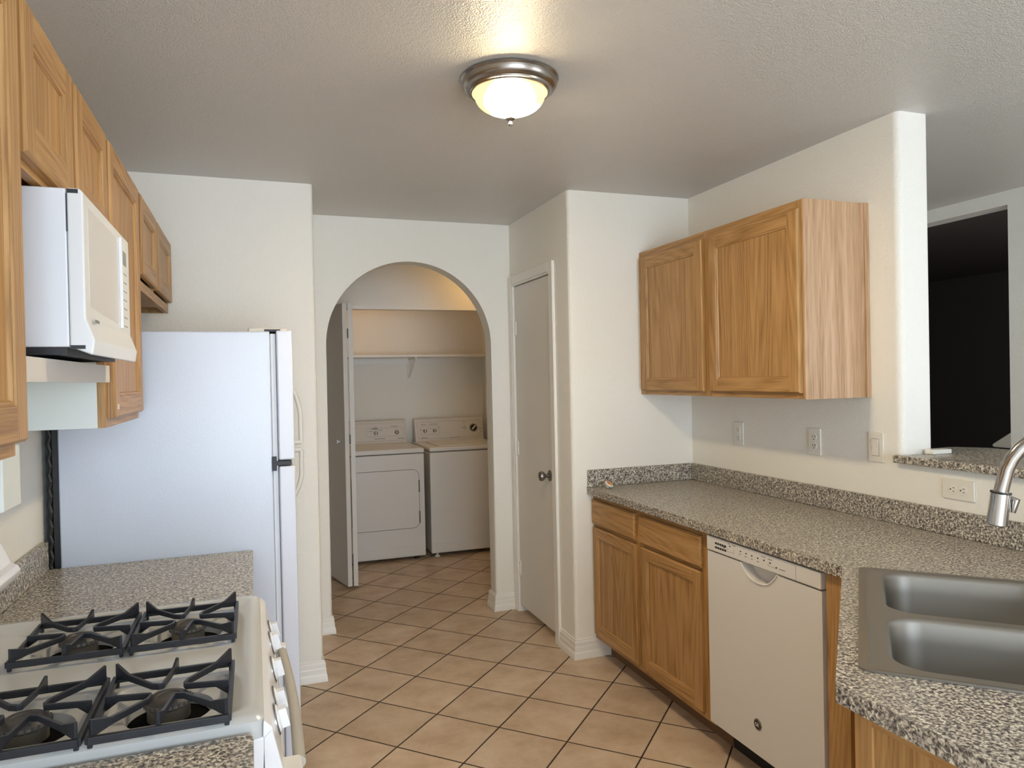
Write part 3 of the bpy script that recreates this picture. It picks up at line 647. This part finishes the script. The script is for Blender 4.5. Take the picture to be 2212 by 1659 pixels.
# burners and grates: lift off, but belong to the stove; each its own part
def burner(bx_, by_):
    bm = BM(); lathe(bm, [(.030, 0), (.036, .004), (.036, .026), (.040, .030), (.040, .036), (.034, .036), (0, .036)], (bx_, by_, .9056), seg=36, ripple=None); b = obj('burner', bm, BURN, t, smooth=True)
    bm = BM()
    for k in range(24): a = 2*PI*k/24; box(bm, *(lambda cx, cy: (cx-.0015, cx+.0015, cy-.0015, cy+.0015))(bx_+.0400*math.cos(a), by_+.0400*math.sin(a)), .934, .942)
    lathe(bm, [(.0385, .036), (.037, .038), (.031, .043), (.022, .0435), (.020, .041), (0, .041)], (bx_, by_, .9056), seg=36); obj('burner_cap', bm, BCAP, b, smooth=True)
for b_ in BUR: burner(*b_)
def grate(bx_, by_):
    bm = BM(); hx, hyy = .106, .128; z = .951; wv = .0085
    ribbon(bm, [(bx_-hx, by_-hyy, z), (bx_+hx, by_-hyy, z)], wv, .013); ribbon(bm, [(bx_-hx, by_+hyy, z), (bx_+hx, by_+hyy, z)], wv, .013)
    ribbon(bm, [(bx_-hx, by_-hyy, z), (bx_-hx, by_+hyy, z)], wv, .013); ribbon(bm, [(bx_+hx, by_-hyy, z), (bx_+hx, by_+hyy, z)], wv, .013)
    zt = .973; zc = .962; k = .030
    # pinwheel of four bent fingers: raised corner -> hub -> middle of the next side
    for sx, sy_, (mx, my) in ((-1, 1, (0, 1)), (1, 1, (1, 0)), (1, -1, (0, -1)), (-1, -1, (-1, 0))):
        cxn, cyn = bx_+sx*hx*.97, by_+sy_*hyy*.97; hxn, hyn = bx_+sx*k, by_+sy_*k*1.1
        if mx == 0: mid = (bx_-sx*.004, by_+my*hyy*.97); bend = (bx_+sx*.012, by_+my*k*.95)
        else: mid = (bx_+mx*hx*.97, by_-sy_*.004); bend = (bx_+mx*k*.95, by_+sy_*.010)
        pts = [(cxn, cyn, zt+.004), (cxn+(hxn-cxn)*.35, cyn+(hyn-cyn)*.35, zc+.002), (hxn, hyn, zc), ((hxn+bend[0])/2-sx*.003, (hyn+bend[1])/2-sy_*.003, zc), (*bend, zc), (bend[0]+(mid[0]-bend[0])*.7, bend[1]+(mid[1]-bend[1])*.7, zc), (*mid, zt if mx == 0 else zc)]
        ribbon(bm, pts, .0065, [.030, .013, .011, .011, .011, .011, .027])
        for q in (-1, 1): pass
        box(bm, cxn-.004, cxn+.004, cyn-.004, cyn+.004, .9305, .945)
    obj('grate', bm, GRATE, t, bevel=.0012, seg=1)
for b_ in BUR: grate(*b_)
# sloping control panel, knobs
bm = BM(); prism(bm, [(.004, .925), (.006, .928), (.018, .915), (.036, .835), (.036, .820), (.0, .820)], 1, y0+.004, y1-.004); cp = obj('control_panel', bm, WHITE, t, bevel=.002)
nrm = Vector((.080, 0, .018)).normalized()
for ky_ in (1.965, 1.880, 1.705, 1.535, 1.450):
    o0 = Vector((.0278, ky_, .870)); bm = BM()
    lathe(bm, [(.030, 0), (.030, .002), (.0285, .003), (0, .003)], o0, nrm, 28); bz = obj('knob_bezel', bm, NICKEL, t, smooth=True)
    bm = BM(); lathe(bm, [(.026, .003), (.026, .006), (.021, .008), (.018, .009), (0, .009)], o0, nrm, 28)
    u_ = nrm.cross(Vector((0, 1, 0))).normalized(); c_ = o0+nrm*.015
    vs = []
    for a_, b_, d_ in ((-1, -1, -1), (1, -1, -1), (1, 1, -1), (-1, 1, -1), (-1, -1, 1), (1, -1, 1), (1, 1, 1), (-1, 1, 1)):
        vs.append(bm.verts.new(c_+u_*.0185*a_+Vector((0, 1, 0))*.009*b_+nrm*.0075*d_))
    for f in ((3, 2, 1, 0), (4, 5, 6, 7), (0, 1, 5, 4), (1, 2, 6, 5), (2, 3, 7, 6), (3, 0, 4, 7)): bm.faces.new([vs[i] for i in f])
    obj('knob', bm, WHITE, t, bevel=.0045, seg=3)
for q_ in (y0+.0045, y1-.0125): bm = BM(); prism(bm, [(.004, .898), (.018, .911), (.0355, .834), (.0355, .07), (.004, .07)], 1, q_-.002, q_+.008); obj('side_trim', bm, WHITE, t, bevel=.002)
bm = BM(); box(bm, .013, .042, y0+.013, y1-.013, .20, .812); od = obj('oven_door', bm, WHITE, t, bevel=.006)
bm = BM(); hp = []
for k in range(17):
    s = k/16; hp.append((.066-.010*s+.007*math.sin(PI*s), 1.385+(1.985-1.385)*s, .812))
tube(bm, hp, .0115, 14)
oh = obj('oven_handle', bm, mat('handle_taupe', (.42, .40, .35), .4), od, smooth=True)
for q_ in ((.040, .068, 1.970, 2.000, .795, .828), (.030, .070, 1.322, 1.392, .785, .826)): bm = BM(); box(bm, *q_); obj('handle_mount', bm, BEIGE, od, bevel=.006)
bm = BM(); box(bm, .0125, .040, y0+.013, y1-.013, .07, .19); obj('storage_drawer', bm, WHITE, t, bevel=.006)
bm = BM(); prism(bm, rpoly([(-.657, .90), (-.60, .90), (-.602, .945), (-.607, 1.010), (-.583, 1.022), (-.553, 1.052), (-.547, 1.068), (-.553, 1.080), (-.568, 1.088), (-.614, 1.205), (-.628, 1.228), (-.657, 1.228)], {9: .01, 10: .01}), 1, y0, y1-.012); obj('backguard', bm, WHITE, t, bevel=.003)
bm = BM(); box(bm, XL, -.51, 1.83, 1.955, 1.245, 1.385); o = obj('wall_box', bm, MELA, bevel=.004, base=(-.58, 1.89, 1.245)); tag(o, 'pale box fixed to the left wall below the wall cabinet, above the stove', 'box')

# ------------------------------------------------------------------ microwave
t = thing('microwave', 'white microwave oven sitting on the board above the stove', 'microwave', (-.5, 1.75, 1.566))
y0, y1 = 1.516, 2.03
bm = BM(); box(bm, -.645, -.314, y0, y1, 1.588, 1.879); obj('housing', bm, MICRO, t, bevel=.003)
bm = BM(); box(bm, -.640, -.320, y0+.01, y1-.01, 1.574, 1.589); obj('underside', bm, DARKM, t)
for fx, fy in ((-.60, y0+.05), (-.40, y0+.05), (-.60, y1-.05), (-.40, y1-.05)):
    bm = BM(); lathe(bm, [(.012, 0), (.014, .010), (0, .010)], (fx, fy, 1.5645), seg=16); obj('foot', bm, BLACK, t)
bm = BM(); prism(bm, rpoly([(-.3135, 1.588), (-.276, 1.572), (-.272, 1.60), (-.286, 1.640), (-.286, 1.872), (-.292, 1.880), (-.3135, 1.880)], {2: .01, 3: .02, 4: .006}), 1, y0, y1); fr = obj('front_panel', bm, MFRONT, t, bevel=.004)
bm = BM(); prism(bm, rpoly([(y0+.035, 1.665), (y0+.355, 1.655), (y0+.355, 1.853), (y0+.035, 1.853)], .012), 0, -.2875, -.2852); obj('window', bm, MWIN, fr, bevel=.001)
bm = BM(); box(bm, -.2865, -.2790, y0+.368, y0+.378, 1.648, 1.860); obj('door_edge', bm, WHITE, fr, bevel=.002)
bm = BM(); box(bm, -.2862, -.2853, y0+.425, y0+.470, 1.805, 1.838); obj('display', bm, LCD, fr)
bm = BM()
for r_ in range(7):
    for k in range(3): box(bm, -.2860, -.2854, y0+.418+k*.020, y0+.428+k*.020, 1.782-r_*.021, 1.785-r_*.021)
obj('button_lettering', bm, INK, fr)
bm = BM(); box(bm, -.2795, -.2790, y0+.045, y0+.085, 1.636, 1.642); obj('brand_mark', bm, INK, fr)
for q_ in ((-.312, -.294, 1.870, 1.8775), (-.3135, -.3120, 1.80, 1.8695), (-.312, -.288, 1.584, 1.591)): bm = BM(); box(bm, q_[0], q_[1], y0-.0006, y0+.003, q_[2], q_[3]); obj('hinge_gap', bm, BLACK, t)

# ------------------------------------------------------------------ laundry
def lround(y, x0, x1, z0, z1, r): return rpoly([(x0, z0), (x1, z0), (x1, z1), (x0, z1)], r)
def console(t, x0, x1, yb):
    bm = BM(); prism(bm, [(yb-.13, .935), (yb-.105, .942), (yb-.045, 1.140), (yb-.02, 1.148), (yb, 1.148), (yb, .935)], 0, x0, x1)
    c = obj('console', bm, DRYP, t, bevel=.006)
    return c
def on_console(x, s, yb): # s 0..1 up the slope
    return Vector((x, yb-.105+.06*s-.0008, .942+.198*s))
CN = Vector((0, -.198, .06)).normalized(); CU = Vector((0, .06, .198)).normalized()
def dial(t, x, s, yb, r, dark=False):
    bm = BM(); lathe(bm, [(r, 0), (r, .003), (0, .003)], on_console(x, s, yb), CN, 24); d = obj('dial', bm, NICKEL if not dark else BLACK, t, smooth=True)
    bm = BM(); c = on_console(x, s, yb)+CN*.010; w_ = .2*r; vs = []
    rx = Vector((1, 0, 0)); uu = CU
    if dark: rx = (Vector((1, 0, 0))-CU).normalized(); uu = (Vector((1, 0, 0))+CU).normalized()
    for a_, b_, d_ in ((-1, -1, -1), (1, -1, -1), (1, 1, -1), (-1, 1, -1), (-1, -1, 1), (1, -1, 1), (1, 1, 1), (-1, 1, 1)): vs.append(bm.verts.new(c+rx*w_*a_+uu*r*.8*b_+CN*.008*d_))
    for f in ((3, 2, 1, 0), (4, 5, 6, 7), (0, 1, 5, 4), (1, 2, 6, 5), (2, 3, 7, 6), (3, 0, 4, 7)): bm.faces.new([vs[i] for i in f])
    obj('dial_grip', bm, WHITE, d, bevel=.001)
def marks(t, items, yb, m=INK):
    bm = BM()
    for x, s, w_ in items:
        c = on_console(x, s, yb)+CN*.0006; vs = [bm.verts.new(c+Vector((1, 0, 0))*w_/2*a+CU*.0022*b) for a, b in ((-1, -1), (1, -1), (1, 1), (-1, 1))]; bm.faces.new(vs)
    return obj('console_lettering', bm, m, t)
def outline(t, x0, x1, s0, s1, yb):
    bm = BM(); pts = rpoly([(x0, s0*.207), (x1, s0*.207), (x1, s1*.207), (x0, s1*.207)], .02); pts.append(pts[0])
    tube(bm, [on_console(p[0], p[1]/.207, yb)+CN*.0006 for p in pts], .0011, 6); return obj('console_outline', bm, mat('outline_grey', (.42, .40, .36), .5), t)
# dryer
t = thing('clothes_dryer', 'white clothes dryer with a front door, left machine in the laundry closet', 'dryer', (1.01, 6.3, 0))
x0, x1, yf, yb = .675, 1.346, 5.96, 6.66
bm = BM(); box(bm, x0, x1, yf, yb, .03, .893); obj('cabinet', bm, DRYW, t, bevel=.010, seg=3)
bm = BM(); box(bm, x0-.002, x1+.002, yf-.004, yb, .898, .938); obj('top_panel', bm, DRYW, t, bevel=.010, seg=3)
c = console(t, x0+.005, x1-.02, yb); dial(t, 1.045, .46, yb, .020); dial(t, 1.236, .46, yb, .012)
bm = BM(); lathe(bm, [(.021, 0), (.021, .002), (0, .002)], on_console(1.236, .46, yb), CN, 24); obj('button_ring', bm, NICKEL, t)
marks(t, [(1.045, .72, .035), (1.03, .66, .06), (1.0, .55, .03), (1.09, .58, .03), (1.045, .64, .05), (1.215, .74, .07), (1.08, .20, .10)], yb); outline(t, .96, 1.30, .30, .68, yb); outline(t, .70, 1.315, .10, .90, yb)
text('brand_lettering', 'KENMORE', .013, on_console(1.27, .18, yb), (1, 0, 0), CU, INKK, t)
bm = BM(); prism(bm, rpoly([(.74, .272), (1.296, .272), (1.296, .760), (.74, .760)], .055), 1, yf-.006, yf); dd = obj('door', bm, DRYW, t, bevel=.003)
bm = BM(); lp = rpoly([(.74, .272), (1.296, .272), (1.296, .760), (.74, .760)], .055); lp.append(lp[0]); tube(bm, [(p[0], yf-.002, p[1]) for p in lp], .0035, 6); obj('door_seam', bm, INK, t)
for z in (.62, .36): bm = BM(); tube(bm, [(1.297, yf-.006, z-.05), (1.297, yf-.006, z+.05)], .006, 8); obj('hinge', bm, NICKEL, dd)
bm = BM(); box(bm, x0+.012, x1-.028, yf-.003, yf+.002, .045, .132); obj('kick_panel', bm, DRYW, t, bevel=.004)
for fx in (x0+.07, x1-.07): bm = BM(); lathe(bm, [(.018, 0), (.018, .015), (.008, .015), (.008, .032)], (fx, yf+.06, 0), seg=14); obj('foot', bm, BLACK, t)
# washer
t = thing('washing_machine', 'white top-load washing machine, right machine in the laundry closet', 'washer', (1.73, 6.3, 0))
x0, x1 = 1.395, 2.075
bm = BM(); box(bm, x0, x1, yf, yb, .035, .893); obj('cabinet', bm, DRYW, t, bevel=.012, seg=3)
bm = BM(); box(bm, x0-.004, x1+.004, yf-.006, yb, .898, .936); tp = obj('top_panel', bm, DRYW, t, bevel=.014, seg=3)
bm = BM(); prism(bm, rpoly([(x0+.09, yf+.05), (x1-.09, yf+.05), (x1-.09, yb-.15), (x0+.09, yb-.15)], .03), 2, .936, .944); obj('lid', bm, DRYW, t, bevel=.003)
console(t, x0+.01, x1-.01, yb); dial(t, 1.50, .46, yb, .018); dial(t, 1.592, .46, yb, .018); dial(t, 1.972, .52, yb, .030, True)
bm = BM(); lathe(bm, [(.040, 0), (.040, .002), (0, .002)], on_console(1.972, .52, yb), CN, 28); obj('dial_ring', bm, NICKEL, t)
marks(t, [(1.49, .76, .05), (1.585, .76, .08), (1.465, .52, .016), (1.53, .55, .014), (1.56, .56, .014), (1.63, .58, .014), (1.88, .78, .02), (1.885, .62, .02), (1.875, .54, .04), (1.89, .48, .02), (2.035, .50, .03), (2.035, .42, .02), (2.04, .30, .02), (1.78, .10, .10)], yb); outline(t, 1.455, 1.64, .28, .68, yb); outline(t, 1.43, 2.05, .10, .88, yb)
text('brand_lettering', 'KENMORE', .013, on_console(1.49, .14, yb), (1, 0, 0), CU, INKK, t)
bm = BM(); box(bm, x0+.03, x1-.03, yf-.003, yf+.002, .05, .128); obj('kick_panel', bm, DRYW, t, bevel=.004)
for fx in (x0+.06, x1-.06): bm = BM(); lathe(bm, [(.022, 0), (.022, .012), (.009, .014), (.009, .037)], (fx, yf+.05, 0), seg=16); obj('foot', bm, PLATE, t)
# shelf
t = thing('closet_shelf', 'white shelf board on a bracket over the washer and dryer', 'shelf', (1.3, 6.5, 1.71))
bm = BM(); box(bm, .50, 2.12, 6.33, 6.74, 1.716, 1.736); obj('board', bm, TRIM, t)
bm = BM(); box(bm, .50, 2.12, 6.72, 6.74, 1.665, 1.716); box(bm, .50, .52, 6.36, 6.72, 1.665, 1.716); obj('ledger', bm, TRIM, t)
bm = BM(); box(bm, 1.375, 1.405, 6.722, 6.7395, 1.50, 1.716); box(bm, 1.382, 1.398, 6.40, 6.722, 1.70, 1.716); tube(bm, [(1.39, 6.725, 1.53), (1.39, 6.42, 1.705)], .007, 8); obj('bracket', bm, TRIM, t)
# bifold door
def slab(p, q, th, z0, z1):
    bm = BM(); p, q = Vector(p), Vector(q); d = (q-p).normalized(); n = Vector((-d.y, d.x))*th/2
    prism(bm, [tuple(p+n), tuple(p-n), tuple(q-n), tuple(q+n)], 2, z0, z1); return bm
t = thing('bifold_door', 'folded white bifold closet door standing left of the dryer', 'door', (.62, 5.5, 0))
a_ = obj('door_leaf', slab((.638, 5.335), (.535, 5.765), .033, .015, 2.080), DOORP, t, bevel=.001, seg=1)
b_ = obj('door_leaf', slab((.679, 5.335), (.735, 5.765), .033, .015, 2.080), DOORP, t, bevel=.001, seg=1)
bm = BM(); lathe(bm, [(.006, 0), (.006, .014), (.014, .018), (.014, .028), (0, .030)], (.599, 5.44, 1.068), (-1, -.2, 0), 16); obj('knob', bm, WHITE, a_, smooth=True)
for z in (1.86, 1.09, .215):
    bm = BM(); tube(bm, [(.6585, 5.330, z-.035), (.6585, 5.330, z+.035)], .0048, 8); obj('hinge', bm, BURN, t)

# ------------------------------------------------------------------ ceiling lamps
LX, LY = .8275, 2.26
m = bpy.data.materials.new('lit_ribbed_glass'); m.use_nodes = True; nt = m.node_tree; nt.nodes.clear(); out = N(nt, 'OutputMaterial')
em = N(nt, 'Emission'); df = N(nt, 'BsdfPrincipled'); df.inputs['Base Color'].default_value = (.30, .27, .2, 1); df.inputs['Roughness'].default_value = .3
tc = N(nt, 'TexCoord'); gs_ = []
for q in ((-.015, -.040, .046), (.022, .012, .046)):
    dn = N(nt, 'VectorMath', operation='DISTANCE'); nt.links.new(tc.outputs['Object'], dn.inputs[0]); dn.inputs[1].default_value = q
    mr = N(nt, 'MapRange', interpolation_type='SMOOTHSTEP'); mr.inputs['From Min'].default_value = .092; mr.inputs['From Max'].default_value = .062; nt.links.new(dn.outputs['Value'], mr.inputs['Value'])
    gs_.append(mr.outputs[0])
g = math_n(nt, 'MAXIMUM', gs_[0], gs_[1])
st_ = math_n(nt, 'ADD', math_n(nt, 'MULTIPLY', math_n(nt, 'POWER', g, 2.), 165.0), 1.5)
col = ramp(nt, g, [(.0, (1, .64, .22)), (.3, (1, .77, .45)), (1., (1, .79, .49))])
nt.links.new(col, em.inputs['Color']); nt.links.new(st_, em.inputs['Strength']); ad = N(nt, 'AddShader'); nt.links.new(em.outputs[0], ad.inputs[0]); nt.links.new(df.outputs[0], ad.inputs[1]); nt.links.new(ad.outputs[0], out.inputs['Surface'])
SHADE = m
t = thing('ceiling_lamp', 'lit flush-mount ceiling lamp with ribbed glass bowl and nickel pan', 'lamp', (LX, LY, 2.375))
z_ = H-.0005-2.375
bm = BM(); lathe(bm, [(.140, z_), (.1625, z_-.002), (.1635, z_-.006), (.158, z_-.012), (.157, z_-.026), (.150, z_-.036), (.141, z_-.040), (.1385, z_-.045), (.134, z_-.046), (.131, z_-.050), (.126, z_-.050), (.126, z_-.044)], (LX, LY, 2.375), seg=64); obj('pan', bm, NICKEL, t, smooth=True)
pr = [(.1305, .092), (.1305, .086), (.126, .0835), (.119, .082)]
for k in range(14):
    th = PI/2*k/14; pr.append((.1175*math.cos(th)**.80, .080-.062*math.sin(th)))
pr += [(.024, .016), (.019, .011), (.015, .004), (.010, .003)]
bm = BM(); lathe(bm, pr, (LX, LY, 2.375), seg=144, ripple=-.014); obj('glass_bowl', bm, SHADE, t, smooth=True)
bm = BM(); lathe(bm, [(.012, .012), (.017, .004), (.017, .0), (.012, -.004), (.006, -.007), (.0055, -.012), (.0075, -.017), (.005, -.022), (0, -.023)], (LX, LY, 2.375), seg=24); obj('finial', bm, NICKEL, t, smooth=True)
def bulb(name, loc, power, col, rad):
    d = bpy.data.lights.new(name, 'POINT'); d.energy = power; d.color = col; d.shadow_soft_size = rad
    o = bpy.data.objects.new(name, d); C.objects.link(o); o.location = loc; return o
bulb('dark_room_fill', (5.6, 1.9, 2.1), 24, (.9, .92, 1.), .1)  # added fill that lifts the dark room, no fixture there
bulb('hall_lamp_glow', (1.85, 5.42, 2.33), 2.3, (1., .58, .22), .05)
bulb('closet_bulb_glow', (.95, 6.15, 2.38), 1.35, (1., .56, .22), .03)
t = thing('ceiling_lamp', 'small lit ceiling lamp in the laundry hall, hidden above the arch', 'lamp', (1.85, 5.30, 2.40))
bm = BM(); lathe(bm, [(.11, H-2.4-.001), (.11, H-2.4-.02), (.10, H-2.4-.022)], (1.85, 5.30, 2.40), seg=32); obj('pan', bm, NICKEL, t)
bm = BM(); lathe(bm, [(.095, .085), (.08, .03), (.04, .0), (0, -.004)], (1.85, 5.30, 2.40), seg=32); obj('glass_bowl', bm, mat('lit_glass', (.8, .7, .5), .4, emis=((1, .7, .35), 4.)), t, smooth=True)

t = thing('ceiling_bulb', 'bare bulb holder on the closet ceiling above the shelf', 'lamp', (.95, 6.15, 2.42))
bm = BM(); lathe(bm, [(.05, H-2.42-.001), (.05, H-2.42-.02), (.03, H-2.42-.035), (.02, H-2.42-.06), (0, H-2.42-.06)], (.95, 6.15, 2.42), seg=24); obj('holder', bm, PLATE, t)
# ------------------------------------------------------------------ outlets, switch
def outlet(t, yc, zc, kind, pm):
    x = XR; horiz = kind == 'wide'
    w_, h_ = (.062, .036) if horiz else (.037, .060)
    bm = BM(); prism(bm, rpoly([(yc-w_, zc-h_), (yc+w_, zc-h_), (yc+w_, zc+h_), (yc-w_, zc+h_)], .004), 0, x-.0065, x); obj('plate', bm, pm, t, bevel=.003)
    if kind in ('duplex', 'wide'):
        for s in (-1, 1):
            cy_, cz_ = (yc+s*.0195, zc) if horiz else (yc, zc+s*.0195)
            bm = BM(); lathe(bm, [(.0165, 0), (.0165, .0022), (0, .0022)], (x-.0062, cy_, cz_), (-1, 0, 0), 28); f = obj('socket', bm, pm, t, bevel=.0006)
            bm = BM(); X0 = x-.0092
            if horiz:
                box(bm, X0, X0+.001, cy_-.0085, cy_-.0015, cz_+.0055, cz_+.0075); box(bm, X0, X0+.001, cy_-.0075, cy_-.0015, cz_-.0075, cz_-.0055); lathe(bm, [(.0026, .0), (.0026, .001), (0, .001)], (X0+.001, cy_+.007, cz_), (-1, 0, 0), 12)
            else:
                box(bm, X0, X0+.001, cy_-.0078, cy_-.0056, cz_-.001, cz_+.0085); box(bm, X0, X0+.001, cy_+.0056, cy_+.0078, cz_+.0, cz_+.0075); lathe(bm, [(.0026, .0), (.0026, .001), (0, .001)], (X0+.001, cy_, cz_-.0085), (-1, 0, 0), 12)
            obj('slots', bm, SLOT, f)
    elif kind == 'gfci':
        bm = BM(); box(bm, x-.0085, x-.006, yc-.0165, yc+.0165, zc-.0335, zc+.0335); f = obj('socket', bm, pm, t, bevel=.001)
        bm = BM(); X0 = x-.0092
        for s in (-1, 1):
            cz_ = zc+s*.0205; box(bm, X0, X0+.001, yc-.0075, yc-.0055, cz_-.001, cz_+.008); box(bm, X0, X0+.001, yc+.0055, yc+.0075, cz_, cz_+.007); lathe(bm, [(.0026, .0), (.0026, .001), (0, .001)], (X0+.001, yc, cz_-.007), (-1, 0, 0), 12)
        obj('slots', bm, SLOT, f); bm = BM(); box(bm, X0-.0003, X0+.001, yc-.009, yc+.009, zc+.001, zc+.0045); box(bm, X0-.0003, X0+.001, yc-.009, yc+.009, zc-.0045, zc-.001); obj('test_buttons', bm, GASK, f)
    else:
        bm = BM(); X0 = x-.0065; prism(bm, [(X0, zc-.033), (X0-.003, zc-.033), (X0-.0012, zc), (X0-.006, zc+.033), (X0, zc+.033)], 1, yc-.0165, yc+.0165); obj('rocker', bm, pm, t)
        bm = BM(); box(bm, X0-.0008, X0+.0004, yc-.0182, yc+.0182, zc-.0348, zc+.0348); obj('rocker_gap', bm, INK, t)
    if kind != 'wide':
        for s in (-1, 1):
            bm = BM(); lathe(bm, [(.0028, 0), (.0024, .0008), (0, .0008)], (x-.0064, yc, zc+s*(.048 if kind != 'duplex' else .0)), (-1, 0, 0), 12); obj('screw', bm, GASK, t)
            if kind == 'duplex': break
for yc, zc, kind, lab, cat, pm in ((3.088, 1.202, 'gfci', 'white outlet with test buttons, left one under the wall cabinet', 'outlet', PLATE), (2.557, 1.202, 'duplex', 'white duplex outlet, right one under the wall cabinet', 'outlet', PLATE),
        (2.222, 1.205, 'switch', 'white rocker light switch beside the end of the right wall', 'light switch', PLATEB), (1.866, 1.083, 'wide', 'cream outlet mounted sideways below the bar ledge', 'outlet', PLATEB)):
    t = thing('wall_outlet' if cat == 'outlet' else 'light_switch', lab, cat, (XR, yc, zc), 'outlets on the right wall' if cat == 'outlet' else None); outlet(t, yc, zc, kind, pm)

# ------------------------------------------------------------------ small things
t = thing('food_cup', 'tiny round cup with an orange printed lid lying on the right countertop', 'cup', (1.755, 3.425, CT))
axn = Vector((.35, -.45, .80)).normalized(); lc = Vector((1.757, 3.400, .941))
bm = BM(); lathe(bm, [(.0095, 0), (.0205, .020), (.0215, .021), (0, .021)], lc-axn*.021+Vector((0, 0, .001)), axn, 28); obj('cup_body', bm, mat('cup_plastic', (.70, .67, .60), .35), t, smooth=True)
bm = BM(); lathe(bm, [(.024, 0), (.0245, .003), (.022, .006), (0, .006)], lc, axn, 32); ld = obj('lid', bm, WHITE, t, smooth=True)
ml = mat('lid_print', rough=.4); nt = ml.node_tree; tc = N(nt, 'TexCoord'); nz = N(nt, 'TexNoise'); nz.inputs['Scale'].default_value = 70; nt.links.new(tc.outputs['Object'], nz.inputs['Vector'])
nt.links.new(ramp(nt, nz.outputs['Fac'], [(.35, (.55, .07, .02)), (.46, (.80, .30, .05)), (.55, (.85, .45, .10)), (.65, (.30, .28, .04))]), nt.nodes['Principled BSDF'].inputs['Base Color'])
bm = BM(); lathe(bm, [(.0195, .0062), (.0195, .0066), (0, .0066)], lc, axn, 32); obj('lid_label', bm, ml, ld)
bm = BM(); box(bm, 2.445, 2.542, 2.046, 2.086, 1.1853, 1.2025); o = obj('white_box', bm, PLATE, bevel=.003, base=(2.494, 2.066, 1.1853)); tag(o, 'small flat white plastic box lying on the bar ledge', 'box')
# dark room furniture seen through the opening
t = thing('armchair', 'dark armchair in the unlit room beyond the ledge', 'chair', (4.75, 3.35, 0))
BLK = mat('dark_upholstery', (.008, .008, .009), .8)
bm = BM(); box(bm, 4.45, 5.2, 2.9, 3.75, .08, .45); obj('seat', bm, BLK, t, bevel=.04, seg=4)
bm = BM(); prism(bm, rpoly([(2.92, .4), (3.52, .4), (3.52, 1.035), (2.92, 1.035)], .05), 0, 4.80, 5.0); obj('backrest', bm, BLK, t, bevel=.03, seg=3)
for fx in (4.52, 5.12):
    for fy in (2.98, 3.68): bm = BM(); box(bm, fx-.02, fx+.02, fy-.02, fy+.02, 0, .09); obj('leg', bm, BLK, t)
bm = BM(); prism(bm, rpoly([(3.44, .988), (3.22, 1.14), (2.9, 1.22), (2.80, .985)], .012), 0, 4.60, 4.72); o = obj('pillow', bm, mat('pillow_cloth', (.85, .83, .78), .8), bevel=.03, seg=4, base=(4.66, 3.1, .985)); tag(o, 'pale pillow propped on the dark armchair beyond the ledge', 'pillow')
